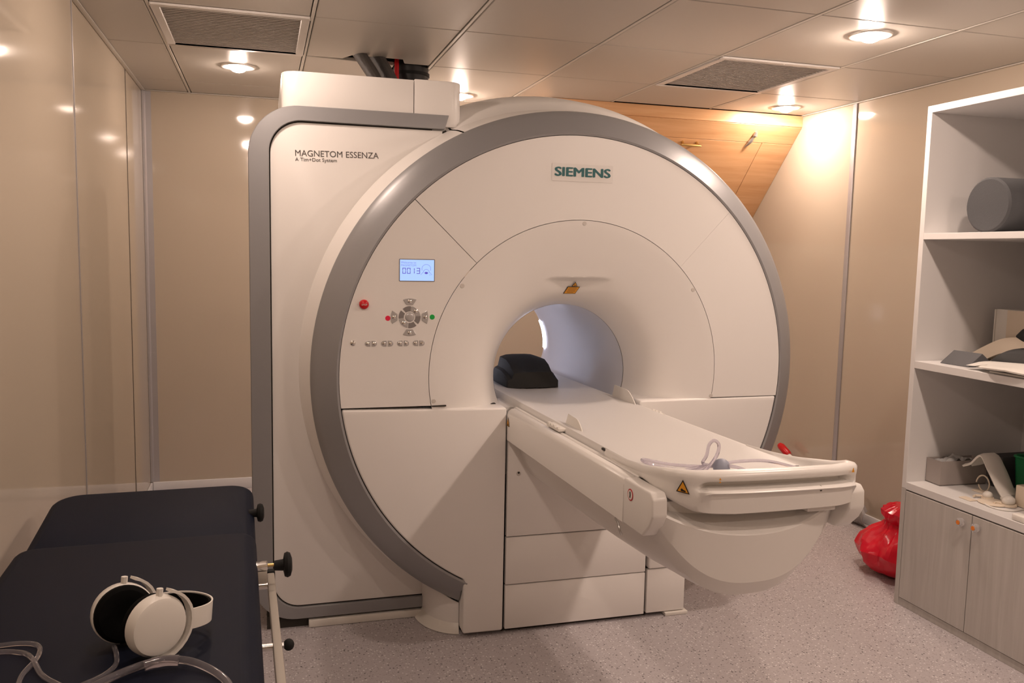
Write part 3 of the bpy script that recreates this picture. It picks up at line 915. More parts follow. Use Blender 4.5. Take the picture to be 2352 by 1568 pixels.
# tabletop: shallow dish, long board running into the bore
HWB = .2215
def bed_pt(i, j):
    s = -1.07 + (1.15 + 1.07) * i / 40
    secs = [(-HWB, .888), (-HWB, .912), (-HWB + .006, .9215), (-HWB + .022, .9225), (-.160, .9145), (-.10, .9065), (-.04, .903), (.04, .903), (.10, .9065), (.160, .9145), (HWB - .022, .9225), (HWB - .006, .9215), (HWB, .912), (HWB, .888)]
    x, z = secs[j]
    return (x, -s, z)
bedb = B().grid(bed_pt, 41, 14)
bedb.f.append([k for k in range(14)])
tp(bedb, 'tabletop', 'bed', smooth=40)
# foot-end piece: profile swept around the end
outl = [(-.2245, .84), (-.228, .98), (-.232, 1.10), (-.234, 1.17), (-.228, 1.215), (-.208, 1.255), (-.178, 1.282), (-.14, 1.297), (-.08, 1.306), (0, 1.311), (.08, 1.313), (.15, 1.312), (.22, 1.310), (.258, 1.305), (.279, 1.288), (.283, 1.262), (.274, 1.225), (.258, 1.17), (.244, 1.10), (.232, 1.0), (.225, .88)]
ol = smoothpath([(p[0], p[1], 0) for p in outl], 5)
def lerp(a, b, t): return a + (b - a) * t
def table_fn(tab, s):
    for k in range(len(tab) - 1):
        if s <= tab[k + 1][0]:
            return lerp(tab[k][1], tab[k + 1][1], max(0, (s - tab[k][0]) / (tab[k + 1][0] - tab[k][0])))
    return tab[-1][1]
nO = len(ol)
NP = 18
def end_pt(i, j):
    f = i / (nO - 1) * 20          # index in control outline
    p = ol[i]
    a, c = ol[max(0, i - 1)], ol[min(nO - 1, i + 1)]
    tv = (c - a).normalized()
    o = Vector((-tv.y, tv.x, 0))    # outward (s grows outward)
    ztop = table_fn([(0, .9235), (1, .926), (2, .938), (3, .950), (4, .957), (5, .960), (6, .9605), (8, .960), (12, .958), (14, .962), (15, .960), (16, .950), (17, .943), (18, .934), (19, .927), (20, .9235)], f)
    zbot = table_fn([(0, .900), (2, .900), (3, .894), (4, .884), (6, .858), (8, .852), (12, .854), (14, .866), (16, .885), (18, .897), (20, .90)], f)
    wd_ = max(0, min(1, min(f - 6.0, (13.4 - f) * 1.6)))        # handle slot
    wd_ = wd_ * wd_ * (3 - 2 * wd_)
    bw = table_fn([(0, .2), (2, .5), (5, 1), (14, 1.15), (16, .7), (18, .4), (20, .2)], f)  # bulk of the bar
    hb = .013 * bw
    plain = [(-.050 * bw - .004, .9155), (-.036 * bw, .920 if f < 3 or f > 17 else .925), (-.026 * bw, ztop - .008), (-.018 * bw, ztop - .002), (-.006 * bw, ztop), (.004 * bw, ztop - .003), (.009 * bw, ztop - .010), (.009 * bw, ztop - .018)]
    zt2 = ztop - .018
    plain += [(.009 * bw - .001, lerp(zt2, zbot, .12)), (.007 * bw, lerp(zt2, zbot, .2)), (.007 * bw, lerp(zt2, zbot, .26)), (.007 * bw, lerp(zt2, zbot, .33)), (.007 * bw, lerp(zt2, zbot, .4)), (.006 * bw, lerp(zt2, zbot, .6)), (.004 * bw, lerp(zt2, zbot, .8)), (.001 * bw, zbot + .004), (-.006 * bw, zbot), (-.05 * bw - .004, zbot + .003)]
    slot = [(-.058, .9155), (-.046, .925), (-.037, ztop - .010), (-.028, ztop - .002), (-.015, ztop + .001), (-.002, ztop - .003), (.005, ztop - .011), (.005, ztop - .019), (.001, ztop - .025), (-.008, ztop - .028), (-.030, ztop - .029), (-.031, ztop - .043), (.021, ztop - .046), (.024, ztop - .049), (.012, ztop - .056), (.009, zbot + .004), (.0, zbot), (-.05, zbot + .003)]
    q = (lerp(plain[j][0], slot[j][0], wd_), lerp(plain[j][1], slot[j][1], wd_))
    pt = p + o * q[0]
    return (pt.x, -pt.y, q[1])
tp(B().grid(end_pt, nO, NP), 'foot_end', 'white2', smooth=50)
# closing plate of the dish between board and foot end
fe = []
tp(B().grid(lambda i, j: ((-.19, -.10, -.04, .04, .10, .20)[i], -(1.14 + .13 * j / 2), (.9185, .9085, .9045, .9045, .9085, .9185)[i]), 6, 3), 'foot_well', 'bed')
# notched lugs along the lower edge of the apron
for lx in (-.105, -.03, .055, .12):
    tp(B().prism([(lx - .008, .866), (lx + .008, .866), (lx + .004, .856), (lx - .004, .856)], 'Y', -1.312, -1.298), 'lug', 'white2', bevel=.0015, seg=1)
tp(B().box(.15, .235, -1.285, -1.20, .835, .85), 'tray_block', 'white2', bevel=.003)

# stickers on the table
def tri_sticker(c, ux, uz, w_, h, name='warning_sticker', sym=True):
    # c centre (Vector), ux horizontal dir, uz up dir
    n = ux.cross(uz).normalized()
    def P(a, b, d): return c + ux * a + uz * b + n * d
    def plate(pts, d0, d1):
        b = B()
        m_ = len(pts)
        b.add([P(a, q, d0) for a, q in pts] + [P(a, q, d1) for a, q in pts], [list(range(m_)), list(range(2 * m_ - 1, m_ - 1, -1))] + [(i, (i + 1) % m_, m_ + (i + 1) % m_, m_ + i) for i in range(m_)])
        return b
    t0 = [(-w_ / 2, -h / 3), (w_ / 2, -h / 3), (0, h * 2 / 3)]
    base = tp(plate(t0, -.0004, .0006), name, 'ink' if sym else 'yellow')
    if sym:
        base2 = [(a * .78, b_ * .78) for a, b_ in t0]
        tp(plate(base2, .0005, .0010), 'sticker_face', 'yellow', base)
        tp(plate([(-.14 * w_, -.22 * h), (.20 * w_, -.24 * h), (.22 * w_, -.13 * h), (.05 * w_, -.08 * h), (-.08 * w_, .0), (-.16 * w_, -.1 * h)], .0009, .0013), 'sticker_symbol', 'ink', base)
    return base
i0 = 27
pa, pb = Vector(end_pt(i0 - 1, 12)), Vector(end_pt(i0 + 1, 12))
pt_, pbm = Vector(end_pt(i0, 7)), Vector(end_pt(i0, 14))
ux = (pb - pa).normalized()
uz = (pt_ - pbm).normalized()
nn = ux.cross(uz)
cc = Vector(end_pt(i0, 11)) + nn * .0035
tri_sticker(cc, ux, uz, .034, .033)
# small marks on the handle bar and side
for xx, ww, hh in ((-.128, .006, .006), (.256, .008, .012)):
    tri_sticker(Vector((xx, -1.3185, .9455)), Vector((1, 0, 0)), Vector((0, -.05, 1)).normalized(), ww, hh, 'bar_mark', False)
tri_sticker(Vector((-.128, -1.3185, .9385)), Vector((1, 0, 0)), Vector((0, 0, 1)), .006, .004, 'bar_mark', False)
tp(B().prism([(.155, .900), (.160, .900), (.162, .908), (.158, .914), (.154, .908)], 'Y', -1.3245, -1.318), 'key_slot', 'gap')
tri_sticker(Vector((-.2783, -.030, .8495)), Vector((0, -1, 0)), Vector((0, 0, 1)), .034, .034, 'pinch_sticker')
# no-standing roundel on the left end cap
rd = tp(B().lathe([(.0001, -.2792), (.0155, -.2792), (.0155, -.2778)], (-1.135, .868), n=28, axis='X'), 'roundel', 'red_ink')
tp(B().lathe([(.0001, -.2796), (.0125, -.2796), (.0125, -.279)], (-1.135, .868), n=28, axis='X'), 'roundel_face', 'offwhite', rd)
tp(B().prism([(-1.137, .860), (-1.131, .860), (-1.133, .868), (-1.131, .875), (-1.137, .877), (-1.139, .868)], 'X', -.2799, -.2795), 'roundel_symbol', 'ink', rd)

# clip-on strap holders at the sides
cl = tp(B().box(-.246, -.216, -.50, -.38, .906, .917), 'strap_clip', 'offwhite', bevel=.003)
for yy in (-.395, -.42, -.45, -.485):
    B().box(-.247, -.236, yy - .006, yy + .004, .914, .922).obj('clip_tooth', 'offwhite', cl, bevel=.0015, seg=1)
def flap(name, x, s0, h, ln, sg):
    b = B()
    def fn(i, j):
        t = i / 10
        s = s0 + ln * t
        hh = h * (1 - max(0, (t - .55) / .45) ** 1.6)
        return (x + sg * (.004 + .012 * (j / 3) * (1 - t)), -s, .908 + (hh + .004) * j / 3)
    return tp(b.grid(fn, 11, 4), name, 'cream' if False else 'offwhite', solid=.003)
flap('strap_plate', -.198, .42, .040, .17, 1)
flap('strap_plate', .205, .0 - .10, .055, .24, 1)
cr_ = tp(B().box(.218, .246, -.30, -.20, .906, .915), 'strap_clip', 'offwhite', bevel=.003)
for yy in (-.215, -.24, -.27):
    B().box(.236, .247, yy - .006, yy + .004, .912, .918).obj('clip_tooth', 'offwhite', cr_, bevel=.0015, seg=1)
tp(B().box(-.226, -.219, -.845, -.815, .9145, .9215), 'latch_slot', 'gap', bevel=.001, seg=1)

# ------------------------------------------------------------------ head cushion in the bore
hc = thing('head_cushion', 'charcoal head cushion with neck hollow on the table inside the bore', 'cushion', (1.152, 3.68, .902))
def hc_pt(i, j):
    # section across x (j), along y (i)
    ys = (-.12, -.118, -.105, -.06, 0, .06, .11, .12, .12)
    y = ys[i]
    k = i / 8
    xs = [-.118, -.118, -.112, -.098, -.088, -.06, -.03, 0, .03, .06, .088, .098, .112, .118, .118]
    x = xs[j]
    low = [.0, .052, .064, .071, .113, .122, .124, .124, .124, .122, .113, .071, .064, .052, .0]
    z = low[j]
    dip = math.exp(-(x / .05) ** 2)
    if 0 < j < 14:
        front = (.50, .57, .63, .86, 1, 1, 1, .97, 0)[i]
        z = z * front if i < 4 else z
        if i in (2, 3, 4):
            z -= (.012, .034, .022)[i - 2] * dip
        z = max(z, .02)
    if i in (0, 8):
        z = 0 if j in (0, 14) else (z if i == 0 else z)
    return (x * (1 + .05 * (1 - abs(k - .5) * 2)), y, z)
hb = B().grid(hc_pt, 8, 15)
hb.f.append([k for k in range(15)])
hb.f.append([7 * 15 + k for k in range(15)])
hb.obj('pad', 'headpad', hc, smooth=30)

# ------------------------------------------------------------------ call bulb with looped tube on the table
def tloc(x, s, z):
    return tuple(basis(tb) @ Vector((x, -s, z)))
cb = thing('call_bulb', 'blue-grey squeeze bulb with looped clear tube on the table foot', 'call bulb', tloc(-.01, 1.12, .905))
bc = Vector(tloc(-.012, 1.13, .926))
B().ball(bc, .023, .023, .022, 20, 12).obj('bulb', 'ball', cb, world=True)
zt = .909
path1 = [tloc(*p) for p in [(.190, 1.262, .925), (.17, 1.20, .930), (.13, 1.12, .932), (.06, 1.08, .924), (.0, 1.08, .918), (-.05, 1.10, .930), (-.046, 1.11, .955), (-.042, 1.115, .985), (-.030, 1.12, .996), (-.019, 1.125, .983), (-.030, 1.13, .953), (-.085, 1.16, .922), (-.13, 1.185, .921), (-.145, 1.17, .921), (-.11, 1.12, .920), (-.05, 1.10, .921), (-.03, 1.12, .929)]]
path2 = [tloc(*p) for p in [(-.045, 1.125, .928), (-.11, 1.14, .921), (-.18, 1.10, .929), (-.205, 1.06, .934), (-.19, 1.03, .932), (-.13, 1.05, .921), (-.06, 1.09, .920), (.0, 1.15, .932), (.03, 1.19, .926), (.05, 1.23, .917)]]
B().tube(smoothpath(path1, 7), .0046, 10).obj('tube', 'tubing', cb, world=True)
B().tube(smoothpath(path2, 7), .0046, 10).obj('tube', 'tubing', cb, world=True)

# ================================================================== EXAMINATION COUCH (left foreground)
co = thing('examination_couch', 'navy vinyl examination couch with a separate head section', 'couch', (-.291, 1.6, 0), (0, 0, rad(1.5)))
CW = .283
def cushion(poly, z0, z1, r, name, parent=co):
    b = B()
    n = len(poly)
    # inset rings for a soft top edge
    cx = sum(p[0] for p in poly) / n
    cy = sum(p[1] for p in poly) / n
    def inset(d):
        out = []
        for i in range(n):
            a, p, c = Vector(poly[i - 1]), Vector(poly[i]), Vector(poly[(i + 1) % n])
            e1, e2 = (p - a).normalized(), (c - p).normalized()
            nn_ = Vector((-(e1 + e2).y, (e1 + e2).x)).normalized()
            out.append(p + nn_ * d)
        return out
    rings = [(0, z0), (0, z1 - r)] + [(r - r * math.cos(rad(q)), z1 - r + r * math.sin(rad(q)) * .95) for q in (20, 40, 60, 80)] + [(r, z1)]
    layers = [(inset(d), z) for d, z in rings]
    vs = []
    for pl, z in layers:
        vs += [(p.x, p.y, z) for p in pl]
    fs = []
    for k in range(len(layers) - 1):
        for i in range(n):
            fs.append((k * n + i, k * n + (i + 1) % n, (k + 1) * n + (i + 1) % n, (k + 1) * n + i))
    fs.append([(len(layers) - 1) * n + i for i in range(n)])
    fs.append(list(range(n - 1, -1, -1)))
    b.add(vs, fs)
    return b.obj(name, 'navy', parent, smooth=40)
hp = roundrect(-CW, CW, .70, 1.155, (.075, .085, .03, .03), 8)
hs = cushion(hp, -.055, 0.0, .026, 'head_section')
hs.rotation_euler = (rad(4.5), 0, 0)
hs.location = (0, .70 - .70 * math.cos(rad(4.5)), .722 - .70 * math.sin(rad(4.5)))
mp_ = roundrect(-CW, CW, -1.35, .685, (.05, .05, .04, .04), 8)
cushion(mp_, .69, .756, .030, 'mattress')
fr_ = B()
fr_.box(-CW + .03, -CW + .06, -1.3, 1.05, .64, .69)
fr_.box(CW - .06, CW - .03, -1.3, 1.05, .64, .69)
for y in (-1.28, -.3, .68):
    fr_.box(-CW + .03, CW - .03, y, y + .03, .64, .688)
fr_.obj('frame', 'frame_grey', co, bevel=.004)
for sx_ in (-1, 1):
    for y in (-1.15, .75):
        B().box(sx_ * (CW - .05) - .02, sx_ * (CW - .05) + .02, y - .02, y + .02, .012, .64).obj('leg', 'frame_grey', co, bevel=.004)
        B().lathe([(.0001, 0), (.024, 0), (.026, .006), (.022, .014), (.02, .014)], (sx_ * (CW - .05), y), n=16, axis='Z').obj('foot', 'rubber', co)
# accessory rail along the right side
ar = B().box(CW + .024, CW + .042, -1.2, .560, .645, .677).obj('side_rail', 'frame_grey', co, bevel=.003)
B().box(CW + .022, CW + .044, .560, .580, .642, .680).obj('rail_end_cap', 'rubber', ar, bevel=.002)
for y in (.51, .17, -.3, -.8):
    B().tube([(CW - .04, y, .663), (CW + .028, y, .663)], .008, 12).obj('rail_pin', 'chrome', co)
def knob(x, y, z, r=.027, name='clamp_knob'):
    b = B().lathe([(.0001, x + .030), (r * .5, x + .031), (r * .9, x + .027), (r, x + .020), (r * .9, x + .013), (r * .45, x + .010), (r * .38, x - .012), (.0001, x - .012)], (y, z), n=20, axis='X')
    return b.obj(name, 'rubber', co)
knob(CW - .004, .905, .730)
knob(CW + .050, .47, .728, .031)
B().box(CW - .03, CW + .024, .455, .487, .722, .738).obj('clamp_block', 'chrome', co, bevel=.004)
B().box(CW - .03, CW + .022, .455, .487, .69, .7205).obj('clamp_base', 'frame_grey', co, bevel=.002)
B().tube([(CW + .02, .471, .73), (CW + .045, .471, .73)], .004, 10).obj('clamp_screw', 'brass', co)
B().ball((CW + .056, .160, .668), .0115, .0125, .0125, 16, 10).obj('rail_bump', 'rubber', co)
B().tube([(CW + .036, .160, .668), (CW + .052, .160, .668)], .006, 10).obj('bump_stem', 'steel', co)

# ------------------------------------------------------------------ headphones on the couch
hpz = .756
a_ = Vector((-.60, .80, -.03)).normalized()             # from near cup to far cup
bb = Vector((.80, .58, -.12))
bb = (bb - a_ * bb.dot(a_)).normalized()                # towards the headband crown
cz_ = a_.cross(bb) * -1
cz_ = bb.cross(a_) * -1 if bb.cross(a_).z < 0 else bb.cross(a_)
hN = Vector((-.192, 1.585, hpz + .062))
hp_ = thing('headphones', 'white pneumatic headphones with black ear pads lying on the couch', 'headphones', (-.2, 1.6, hpz))
def fr3(c, u, v, n_):
    return Matrix(((u.x, v.x, n_.x, c.x), (u.y, v.y, n_.y, c.y), (u.z, v.z, n_.z, c.z), (0, 0, 0, 1)))
RC = .055
def cup(c, out, name):
    b_ = (bb - out * bb.dot(out)).normalized()
    mt = fr3(c, b_, out.cross(b_), out)
    prof = [(.0001, .016), (RC * .80, .0165), (RC * .92, .014), (RC, .006), (RC, -.008), (RC * .94, -.012)]
    o = B().lathe(prof, (0, 0), n=40, axis='Z').xf(mt).obj(name, 'offwhite', hp_, world=True)
    pad = [(RC * .93, -.010), (RC * .96, -.016), (RC * .94, -.025), (RC * .82, -.031), (RC * .62, -.032), (RC * .4, -.029), (RC * .2, -.027), (.0001, -.027)]
    B().lathe(pad, (0, 0), n=40, axis='Z').xf(mt).obj('ear_pad', 'ear_black', o)
    return o
# tilt of the cups: outer faces look away from each other
SEP = .105
hF = hN + a_ * SEP + Vector((-.005, 0, -.002))
cup(hN, -a_, 'ear_cup')
oF = (a_ * .6 + (hF - Vector((0, 0, 1.5))).normalized() * .5 + Vector((.12, 0, 0))).normalized()
cup(hF, oF, 'ear_cup')
def yoke(c, out):
    pts = []
    for q in range(-82, 83, 12):
        pts.append(c + bb * (RC + .010) * math.cos(rad(q)) + cz_ * (RC + .008) * math.sin(rad(q)) + out * (.004))
    b = B()
    # flat strip: width along 'out', thin radially
    n = len(pts)
    def fn(i, j):
        p = pts[i]
        rd_ = (p - c - out * .004).normalized()
        d = ((-.010, -.002), (.010, -.002), (.010, .003), (-.010, .003))[j]
        return p + out * d[0] + rd_ * d[1]
    b.grid(fn, n, 4, cv=True)
    b.f.append([0, 1, 2, 3])
    b.f.append([(n - 1) * 4 + k for k in (3, 2, 1, 0)])
    y_ = b.obj('yoke', 'offwhite', hp_, world=True)
    for sgn in (1, -1):
        p0 = c + cz_ * sgn * (RC - .003)
        p1 = c + cz_ * sgn * (RC + .012)
        B().tube([p0 + out * .003, p1 + out * .003], .006, 8).obj('yoke_pivot', 'offwhite', y_)
yoke(hN, -a_)
yoke(hF, a_)
# headband: strip from near yoke around to far yoke
mid = (hN + hF) / 2
bandp = []
for k in range(25):
    q = PI * k / 24
    e = SEP / 2 + .006
    t = math.sin(q)
    bandp.append(mid + a_ * (-math.cos(q)) * e * (1 if abs(math.cos(q)) > .2 else 1) + bb * (RC + .008 + .075 * t ** .75))
def strip(pts, hw, t0, t1, name, m_, parent=None):
    n = len(pts)
    b = B()
    def fn(i, j):
        p = pts[i]
        a, c = pts[max(0, i - 1)], pts[min(n - 1, i + 1)]
        tv = (c - a).normalized()
        no = tv.cross(cz_).normalized()
        if (p + no - mid).length < (p - no - mid).length:
            no = -no
        d = ((-hw, t0), (hw, t0), (hw, t1), (-hw, t1))[j]
        return p + cz_ * d[0] + no * d[1]
    b.grid(fn, n, 4, cv=True)
    b.f.append([0, 1, 2, 3])
    b.f.append([(n - 1) * 4 + k for k in (3, 2, 1, 0)])
    return b.obj(name, m_, parent or hp_, world=(parent is None))
bnd = strip(bandp, .019, 0, .003, 'headband', 'offwhite')
strip(bandp[2:-2], .0165, -.005, -.0005, 'headband_pad', 'ear_black', bnd)
# tubes of the headphones on the couch
z0 = hpz + .005
t1 = [(hF.x - .01, hF.y - .04, hF.z - .048), (-.262, 1.60, z0 + .004), (-.258, 1.565, z0), (-.275, 1.525, z0), (-.32, 1.49, z0), (-.37, 1.475, z0), (-.395, 1.50, z0), (-.405, 1.56, z0), (-.395, 1.62, z0 + .002), (-.405, 1.675, z0), (-.44, 1.695, z0), (-.50, 1.69, z0), (-.56, 1.68, z0)]
B().tube(smoothpath(t1, 7), .0045, 10).obj('air_tube', 'tubing_dark', hp_, world=True)
t2 = [(-.56, 1.63, z0), (-.48, 1.665, z0), (-.43, 1.655, z0), (-.40, 1.61, z0 + .007), (-.375, 1.56, z0), (-.34, 1.515, z0), (-.30, 1.475, z0), (-.28, 1.44, z0)]
B().tube(smoothpath(t2, 7), .0045, 10).obj('air_tube', 'tubing_dark', hp_, world=True)
t3 = [(-.33, 1.44, z0 + .002), (-.285, 1.475, z0 + .006), (-.24, 1.515, z0 + .008), (-.19, 1.535, z0 + .012), (-.14, 1.532, z0 + .010), (-.10, 1.505, z0 + .004), (-.07, 1.46, z0 + .002), (-.055, 1.41, z0 + .002)]
B().tube(smoothpath(t3, 8), .0068, 12).obj('air_hose', 'tubing_dark', hp_, world=True)
B().tube(smoothpath([(-.205, 1.523, z0 + .012), (-.175, 1.532, z0 + .013), (-.15, 1.530, z0 + .012)], 5), .0092, 12).obj('hose_joint', 'tubing_dark', hp_, world=True)
t4 = [(-.30, 1.41, z0), (-.255, 1.445, z0 + .002), (-.20, 1.455, z0 + .002), (-.14, 1.44, z0), (-.10, 1.41, z0)]
B().tube(smoothpath(t4, 7), .0055, 10).obj('air_hose', 'tubing_dark', hp_, world=True)

# ================================================================== SHELF CABINET (right)
FXc, BXc, Y1, Y0, TH = 2.66, 3.285, 2.972, 2.19, .025
cab = thing('shelf_cabinet', 'tall white open-shelf cabinet with pale wood doors below', 'cabinet', ((FXc + BXc) / 2, 2.58, 0))
def cp(b, name, m='cab', parent=None, **k):
    p = parent or cab
    return b.obj(name, m, p, world=(p is cab), **k)
cp(B().box(FXc, BXc, Y1 - TH, Y1, .52, 2.139), 'side_panel', bevel=.001, seg=1)
cp(B().box(FXc, BXc, Y1 - TH, Y1, 0, .5185), 'lower_side_panel', 'door', bevel=.001, seg=1)
cp(B().box(FXc, BXc, Y0, Y0 + TH, 0, 2.139), 'side_panel', bevel=.001, seg=1)
cp(B().box(FXc, BXc, Y0 + TH, Y1 - TH, 2.111, 2.139), 'top_panel', bevel=.001, seg=1)
cp(B().box(FXc, BXc - .01, Y0 + TH, Y1 - TH, 1.590, 1.616), 'shelf', bevel=.001, seg=1)
cp(B().box(FXc, BXc - .01, Y0 + TH, Y1 - TH, 1.046, 1.077), 'shelf', bevel=.001, seg=1)
cp(B().box(FXc, BXc - .01, Y0 + TH, Y1 - TH, .517, .549), 'counter', bevel=.001, seg=1)
cp(B().box(BXc - .01, BXc, Y0 + TH, Y1 - TH, .03, 2.111), 'back_panel')
cp(B().box(FXc + .004, FXc + .03, Y0 + TH, Y1 - TH, 0.0, .032), 'plinth', 'door', bevel=.001, seg=1)
cp(B().box(FXc + .03, BXc - .02, Y0 + TH + .002, Y1 - TH - .002, .02, .5), 'carcass', 'gap')
for k, (ya, yb, ky) in enumerate(((2.5868, Y1 - TH - .003, 2.624), (Y0 + TH + .003, 2.5832, 2.550))):
    d = cp(B().box(FXc - .001, FXc + .018, ya, yb, .036, .511), 'door', 'door', bevel=.0012, seg=1)
    kb = B().lathe([(.0001, FXc - .030), (.012, FXc - .030), (.017, FXc - .025), (.017, FXc - .012), (.010, FXc - .004), (.008, FXc - .001)], (ky, .474), n=12, axis='X').obj('knob', 'acrylic', d, smooth=20)
    B().lathe([(.0001, FXc - .0312), (.0085, FXc - .0312), (.009, FXc - .0295)], (ky, .474), n=16, axis='X').obj('knob_cap', 'orange', d)

# --- things on the shelves
tag(B().lathe([(.0001, 2.735), (.100, 2.735), (.108, 2.742), (.108, 3.22), (.0001, 3.22)], (2.705, 1.616 + .1085), n=48, axis='X').obj('foam_roll', 'foam'), 'grey foam roll on the top shelf of the cabinet', 'foam roll')
# wedge
wg = B()
wp = [(2.72, 2.885, 1.078), (2.745, 2.725, 1.078), (2.865, 2.80, 1.078), (2.83, 2.945, 1.078)]
r0, r1 = Vector((2.795, 2.875, 1.138)), Vector((2.80, 2.725, 1.134))
wg.add([(2.716, 2.868, 1.078), (2.724, 2.728, 1.078), (2.862, 2.726, 1.078), (2.854, 2.866, 1.078), (2.785, 2.868, 1.132), (2.793, 2.728, 1.132)], [(0, 1, 2, 3), (0, 4, 5, 1), (3, 2, 5, 4), (0, 3, 4), (1, 5, 2)])
tag(wg.obj('foam_wedge', 'foam_mid', bevel=.002), 'small grey foam wedge on the middle cabinet shelf', 'foam wedge')
# curved white coil plate overhanging the shelf
pl = thing('padded_plate', 'flat white curved plate overhanging the middle shelf edge', 'plate', (2.72, 2.48, 1.078))
def plate_pt(i, j):
    u = -1 + 2 * i / 12
    v = -1 + 2 * j / 6
    x = 2.708 + .070 * v
    y = 2.47 + .215 * u * (1 - .10 * v * v)
    if v < 0:
        x += .05 * u * u * -v + (.02 * u * u)
    z = 1.086 + .012 * (1 - abs(u)) + .014 * (1 - v * v) * .6 + (.018 * max(0, v))
    return (x, y, z)
B().grid(plate_pt, 13, 7).obj('plate', 'offwhite', pl, world=True, solid=-.006)
B().box(2.68, 2.76, 2.36, 2.58, 1.078, 1.086).obj('foot', 'offwhite', pl, world=True, bevel=.003)
# cream coil trough leaning on the shelf
tr = B()
trp = smoothpath([(2.925, 2.925, 1.105), (2.93, 2.86, 1.145), (2.935, 2.78, 1.185), (2.94, 2.70, 1.20), (2.94, 2.62, 1.20)], 5)
tr.grid(lambda i, j: (trp[i].x + (-.012, .0, .035, .05)[j], trp[i].y + (-.01, 0, .0, -.01)[j], max(1.079, trp[i].z + (-.06, 0, -.004, -.05)[j])), len(trp), 4)
tag(tr.obj('coil_cradle', 'cream', solid=.004), 'cream plastic cradle lying behind the foam wedge', 'cradle')
wb = thing('white_carton', 'upright pale carton at the back of the middle shelf', 'carton', (3.06, 2.78, 1.078))
B().box(3.03, 3.10, 2.66, 2.905, 1.078, 1.302).obj('carton', 'offwhite', wb, world=True, bevel=.002)
B().box(3.028, 3.03, 2.662, 2.845, 1.08, 1.300).obj('carton_label', 'cream', wb, world=True)
B().box(3.025, 3.031, 2.902, 2.908, 1.08, 1.300).obj('carton_fold', 'offwhite', wb, world=True)
dc = B().grid(lambda i, j: (2.842 + .052 * (j / 8 - .5) * 2, 2.53 + .155 * math.cos(PI * i / 16), 1.079 + .095 * math.sin(PI * i / 16) ** .6 * (1 - .25 * (2 * j / 8 - 1) ** 2)), 17, 9)
dc.f.append([i * 9 for i in range(17)])
dc.f.append([i * 9 + 8 for i in range(16, -1, -1)])
tag(dc.obj('dark_cushion', 'foam_dark', smooth=60), 'dark rounded foam cushion on the middle shelf behind the white plate', 'cushion')
b2 = B().prism([(2.595, 1.215), (2.56, 1.25), (2.34, 1.29), (2.34, 1.183), (2.50, 1.183), (2.56, 1.20)], 'X', 2.80, 2.885)
tag(b2.obj('black_pad', 'rubber', bevel=.01, seg=3), 'black angular pad at the right edge on the middle shelf', 'pad')

# counter: tissue box, paddle, cup, green basket and small parts
bx = thing('cardboard_box', 'open grey cardboard box of plastic bags on the counter', 'box', (2.87, 2.895, .55), (0, 0, rad(-3)))
bw_, bd_, bh = .115, .043, .105
for nm, q in (('side', (-bw_, bw_, -bd_, -bd_ + .004, 0, bh)), ('side', (-bw_, bw_, bd_ - .004, bd_, 0, bh)), ('end', (-bw_, -bw_ + .004, -bd_ + .004, bd_ - .004, 0, bh)), ('end', (bw_ - .004, bw_, -bd_ + .004, bd_ - .004, 0, bh)), ('bottom', (-bw_, bw_, -bd_, bd_, 0, .004))):
    B().box(*q).obj(nm, 'card', bx)
cb_ = B().grid(lambda i, j: (-bw_ + .012 + .19 * i / 14, -bd_ + .008 + .07 * j / 6, bh - .012 + .022 * noise.noise(Vector((i * .55, j * .8, 2.2))) + .014 * math.sin(PI * i / 14)), 15, 7)
cb_.obj('plastic_bag', 'plastic_clear', bx, smooth=20)
pd = thing('bent_paddle', 'white angled plastic paddle propped over the cardboard box', 'paddle', (2.86, 2.72, .55))
ppath = smoothpath([(2.865, 2.83, .648), (2.875, 2.79, .668), (2.885, 2.745, .712), (2.875, 2.69, .668), (2.862, 2.635, .612), (2.85, 2.595, .578)], 5)
pb_ = B()
wdt = [.026 + .014 * math.sin(PI * k / (len(ppath) - 1)) + .012 * (k / (len(ppath) - 1)) for k in range(len(ppath))]
pb_.grid(lambda i, j: (ppath[i].x + (-1, -.6, .6, 1)[j] * wdt[i], ppath[i].y + (.004, 0, 0, .004)[j], ppath[i].z + (-.006, .002, .002, -.006)[j]), len(ppath), 4)
pb_.obj('blade', 'offwhite', pd, world=True, solid=.008)
B().ball((2.84, 2.60, .566), .028, .020, .017, 14, 8).obj('grip', 'offwhite', pd, world=True)
ly = thing('loop_strap', 'thin cream plastic loop standing beside the cardboard box', 'strap', (2.80, 2.74, .55))
B().tube([(2.86 + .012 * math.sin(q * .1), 2.745 + .028 * math.cos(q * .3), .585 + .034 * math.sin(q * .3)) for q in range(0, 21)], .003, 6).obj('loop', 'cream', ly, world=True)
B().box(2.84, 2.88, 2.715, 2.775, .5495, .554).obj('loop_base', 'cream', ly, world=True, bevel=.001)
gb = thing('green_basket', 'dark green plastic basket at the right end of the counter', 'basket', (3.08, 2.66, .55))
gpoly = roundrect(3.0, 3.22, 2.50, 2.735, .02, 4)
gw = B()
gw.grid(lambda i, j: ((gpoly[i][0] - 3.11) * (.92, 1.0)[j] + 3.11, (gpoly[i][1] - 2.6175) * (.92, 1.0)[j] + 2.6175, (.551, .70)[j]), len(gpoly), 2, cu=True)
gw.obj('wall', 'green', gb, world=True, solid=.005)
B().prism([((x - 3.11) * .92 + 3.11, (y - 2.6175) * .92 + 2.6175) for x, y in gpoly], 'Z', .5505, .556).obj('bottom', 'green', gb, world=True)
B().tube([(gpoly[i][0], gpoly[i][1], .70) for i in range(len(gpoly))], .006, 8, closed=True).obj('rim', 'green', gb, world=True)
